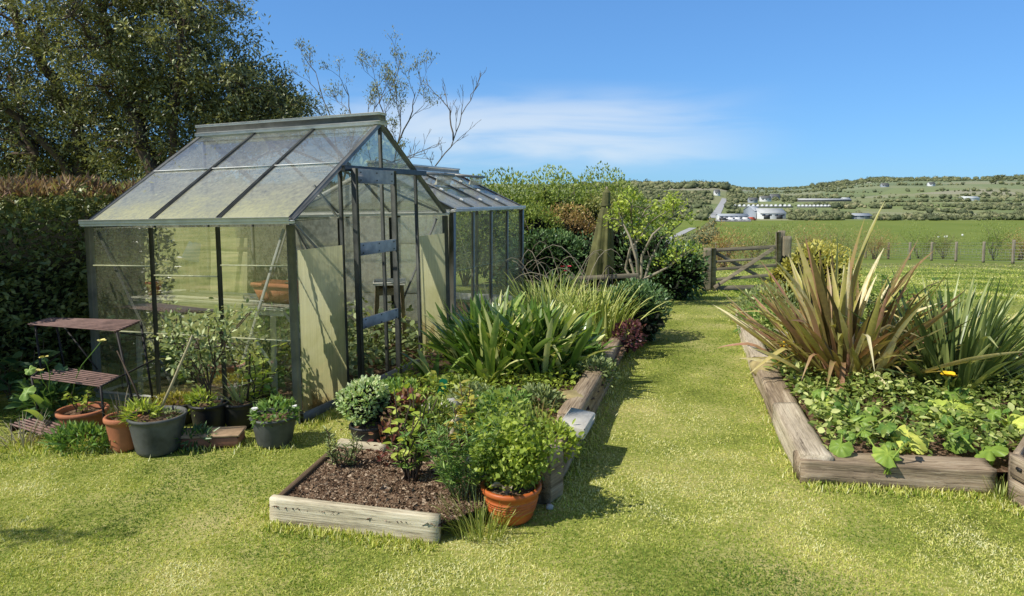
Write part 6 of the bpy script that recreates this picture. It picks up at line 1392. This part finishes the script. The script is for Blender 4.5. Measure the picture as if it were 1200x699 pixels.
def van(label, px, py, mat, L_=5.0, h=2.0, cat='van'):
    b = P(px, py); t_ = thing('parked_van', label, cat, b, random.uniform(-.2, .2), 'vehicles parked at the depot'); hx = L_ / 2
    pr = [(-hx, .35), (hx, .35), (hx, 1.0), (hx - .9, 1.15), (hx - 1.5, h), (-hx, h)]; mb = MB(); n = len(pr); mb.add([(x, -.9, z + .1) for x, z in pr] + [(x, .9, z + .1) for x, z in pr], [list(range(n))[::-1], list(range(n, 2 * n))] + [(i, (i + 1) % n, n + (i + 1) % n, n + i) for i in range(n)]); mb.build('body', M[mat], t_)
    mb = MB(); mb.add([(hx - 1.45, -.92, h), (hx - .95, -.92, 1.3), (hx - 2.4, -.92, 1.3), (hx - 2.4, -.92, h)], [(0, 1, 2, 3)]); mb.build('window', M['far_dark'], t_)
    for x in (-hx + .9, hx - .95):
        for y in (-.85, .85): mb = MB(); mb.lathe([(0, -.1), (.32, -.1), (.36, 0), (.32, .1), (0, .1)], 14); o = mb.build('wheel', M['far_dark'], t_); o.rotation_euler = (pi / 2, 0, 0); o.location = (x, y, .36)
for k, (px, py, m, lab) in enumerate(((858, 259.2, 'shed_white', 'white van parked in front of the long low depot building, left one'), (866, 259.0, 'shed_white', 'white van parked in the middle of the depot yard'), (881.5, 258.6, 'red', 'red van parked against the grey depot shed'), (875, 259.0, 'shed_white', 'white van parked next to the red one'), (848, 259.2, 'far_dark', 'dark car parked at the left end of the depot'))): van(lab, px, py, m)

# trees of the valley: a rounded uneven clump of leaf shards
g = np.random.default_rng(900)
def treeproto(seed):
    p, d, rad, gg = lump((0, 0, .5), (.5, .5, .5), 150, seed, .35, 7, .35); return p, d
import bmesh
_bm = bmesh.new(); bmesh.ops.create_icosphere(_bm, subdivisions=2, radius=1.0); ICO_V = np.array([tuple(v.co) for v in _bm.verts]); _bm.verts.index_update(); ICO_F = np.array([[v.index for v in f.verts] for f in _bm.faces]); _bm.free()
def woods(name, label, pts, hts, seed, n=60, wfac=1.0):
    """rounded uneven crowns, each a lumpy mound roughened with leaf shards"""
    g = np.random.default_rng(seed); m = len(pts); tone = g.normal(0, .2, m); mb = MB(); K = len(ICO_V)
    ph = g.uniform(0, 6.28, (m, 3)); q = ICO_V[None]
    lum = 1 + .30 * np.sin(q[..., 0] * 4 + ph[:, :1]) * np.cos(q[..., 2] * 4 + ph[:, 1:2]) + .20 * np.sin(q[..., 1] * 7 + ph[:, 2:]) + g.normal(0, .06, (m, K))
    wf_ = g.uniform(.8, 1.5, m) * wfac * hts * .55
    V = q * lum[..., None] * np.stack([wf_, wf_, hts * .5], -1)[:, None, :] * .86; V = V + (pts + np.stack([0 * hts, 0 * hts, hts * .42], -1))[:, None, :]
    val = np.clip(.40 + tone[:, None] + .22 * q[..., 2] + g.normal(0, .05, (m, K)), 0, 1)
    mb.add(V.reshape(-1, 3), [(ICO_F[None] + (np.arange(m) * K)[:, None, None]).reshape(-1, 3)], val.reshape(-1))
    c = np.repeat(pts, n, 0); h = np.repeat(hts, n); d = unit(g.normal(size=(m * n, 3))); d[:, 2] = np.abs(d[:, 2]); w = np.repeat(wf_, n)
    pos = c + d * np.stack([w, w, h * .5], -1) * g.uniform(.85, 1.15, m * n)[:, None]; pos[:, 2] += h * .42
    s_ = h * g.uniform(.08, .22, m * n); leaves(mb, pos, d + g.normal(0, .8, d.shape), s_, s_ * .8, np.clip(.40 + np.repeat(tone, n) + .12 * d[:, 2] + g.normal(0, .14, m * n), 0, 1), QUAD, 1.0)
    return tag(mb.build(name, M['haze_tree'], shade=True), label, 'woodland', kind='stuff')
def band(y0, y1, b0, b1, n, seed, lines=None, dens=None):
    g = np.random.default_rng(seed); y = np.sqrt(g.uniform(y0 ** 2, y1 ** 2, n)); b = g.uniform(b0, b1, n); x = b * y
    if lines is not None:
        k = dens(x, y, b, g); x, y = x[k], y[k]
    return np.stack([x, y, H(x, y)], -1)
def clearing(x, y):
    """keep trees off the buildings, the road and the open field"""
    px = 600 + F_PX * x / (y * cp); e = np.ones(len(x), bool)
    for p0, p1, row, fr_, bk in ((838, 924, 257, 40, 60), (858, 979, 243.5, 75, 45), (934, 1000, 236.5, 60, 25), (876, 916, 236.5, 50, 20), (1128, 1150, 235.5, 60, 20), (996, 1024, 257, 30, 14), (986, 998, 236, 50, 14)):
        Yb = P((p0 + p1) / 2, row).y; e &= ~((px > p0) & (px < p1) & (y > Yb - fr_) & (y < Yb + bk))
    e &= ~((px > 831) & (px < 853) & (y < 1250) & (y > 230)) | ((px > 831) & (px < 834) & (y > 600)); e &= ~((px > 840) & (px < 892) & (y > 300) & (y < 520)); return e
def hedgerow(y0, y1, b0, b1, n, seed, per, wid, clump=.5):
    """trees strung along wandering field boundaries, with gaps and thicker copses"""
    g = np.random.default_rng(seed); y = np.sqrt(g.uniform(y0 ** 2, y1 ** 2, n)); b = g.uniform(b0, b1, n); x = b * y
    f1 = (y + per * 1.1 * fbm(x / (per * 2.2), y / (per * 3), seed, 3)) / per; d1 = np.abs(f1 - np.round(f1)) * per
    k0 = ~((b > .205) & (b < .285) & (y < 430)); f2 = (x + per * 1.2 * fbm(x / (per * 3), y / (per * 2), seed + 9, 3)) / (per * 1.9); d2 = np.abs(f2 - np.round(f2)) * per * 1.9
    gap = vnoise(x / (per * .5), y / (per * .5), seed + 4); cop = fbm(x / (per * .8), y / (per * .8), seed + 6)
    k = (((d1 < wid) | (d2 < wid * .8)) & (gap > .25)) | (cop > clump); k &= clearing(x, y) & k0; x, y = x[k], y[k]
    return np.stack([x, y, H(x, y)], -1)
def hts(q, lo, hi, seed):
    g = np.random.default_rng(seed); return .8 * (lo + (hi - lo) * g.random(len(q)) ** 2.0) * (.7 + .7 * vnoise(q[:, 0] / 40, q[:, 1] / 40, seed))
q = band(434, 462, .40, 1.05, 420, 1); q = q[clearing(q[:, 0], q[:, 1])]; woods('field_hedgerow', 'dense hedgerow closing the far side of the sheep field', q, hts(q, 2.2, 6.5, 1), 2, 90)
q = hedgerow(465, 960, .28, 1.1, 6500, 3, 120, 9, .66); woods('valley_scrub', 'lines of hedges and scrub across the valley floor', q, hts(q, 2.0, 6.5, 3), 4, 46)
q = hedgerow(960, 1750, .27, 1.1, 5200, 5, 200, 13, .63); woods('valley_hedges', 'hedges and small woods climbing the far slope', q, hts(q, 2.5, 8, 5), 6, 36)
q = band(1720, 2050, .43, .78, 620, 7); woods('skyline_wood', 'wooded skyline on the right-hand hill', q, hts(q, 5, 14, 7), 8, 60)
q = band(1750, 2000, .78, 1.1, 120, 9); woods('skyline_hedge', 'thin hedge line on the skyline at the far right', q, hts(q, 4, 8, 9), 10, 30)
q = band(2000, 2900, .2, .50, 900, 11); woods('distant_wood', 'flat distant woodland at the middle of the horizon', q, hts(q, 5, 10, 11), 12, 20)
q = band(1200, 1560, .10, .325, 620, 13); q = q[clearing(q[:, 0], q[:, 1])]; woods('hilltop_wood', 'wood crowning the low hill left of the road', q, hts(q, 5, 15, 13), 14, 30)
q = hedgerow(240, 1200, .10, .325, 4200, 15, 130, 12, .60); woods('roadside_scrub', 'bushes and hedges along the road below the hill', q, hts(q, 2, 7, 15), 16, 40)
q = band(150, 430, .22, .29, 260, 17); q = q[np.abs(q[:, 0] / q[:, 1] - (.305 - .05 * (430 - q[:, 1]) / 280)) < .012]; woods('roadside_scrub', 'dark bushes edging the field beside the lower road', q, hts(q, 2, 6, 17), 18, 60)
# one windswept tree on the skyline
b1 = P(1166, 216); b1 = Vector((b1.x, b1.y, b1.z)) if b1.y < 5000 else Vector((at(1166, 217, 1850).x, 1850, hh(at(1166, 217, 1850).x, 1850)))
wt_ = thing('windswept_tree', 'lone windswept tree leaning on the skyline at far right', 'tree', b1); mb = MB(); mb.tube([(0, 0, -1), (2, 0, 6), (6, 0, 12), (12, 0, 16)], [1.2, .9, .7, .4], 6); mb.build('trunk', M['bark'], wt_)
mb = MB()
for c, r in (((4, 0, 11), (9, 5, 3)), ((12, 0, 17), (10, 5, 2.2)), ((-6, 0, 5), (6, 4, 2.5))): bush(mb, c, r, 160, 2.6, 2.0, int(c[0] + 40), .7, tmpl=QUAD)
mb.build('crown', M['haze_tree'], wt_)
# a tree standing to the left, whose thin shadows fall across the near lawn
b1 = Vector((-5.9, 1.5, 0)); t_ = sparse_tree('garden_tree', 'loose open tree beside the near lawn on the left', b1, [[b1, b1 + Vector((.05, .05, 1.3)), b1 + Vector((.4, .3, 2.1)), b1 + Vector((1.0, .6, 2.6))], [b1 + Vector((.05, .05, 1.2)), b1 + Vector((.3, .0, 2.0)), b1 + Vector((.7, .0, 2.7))]], 950, 8, .05, 2, .6, 'l_mid')
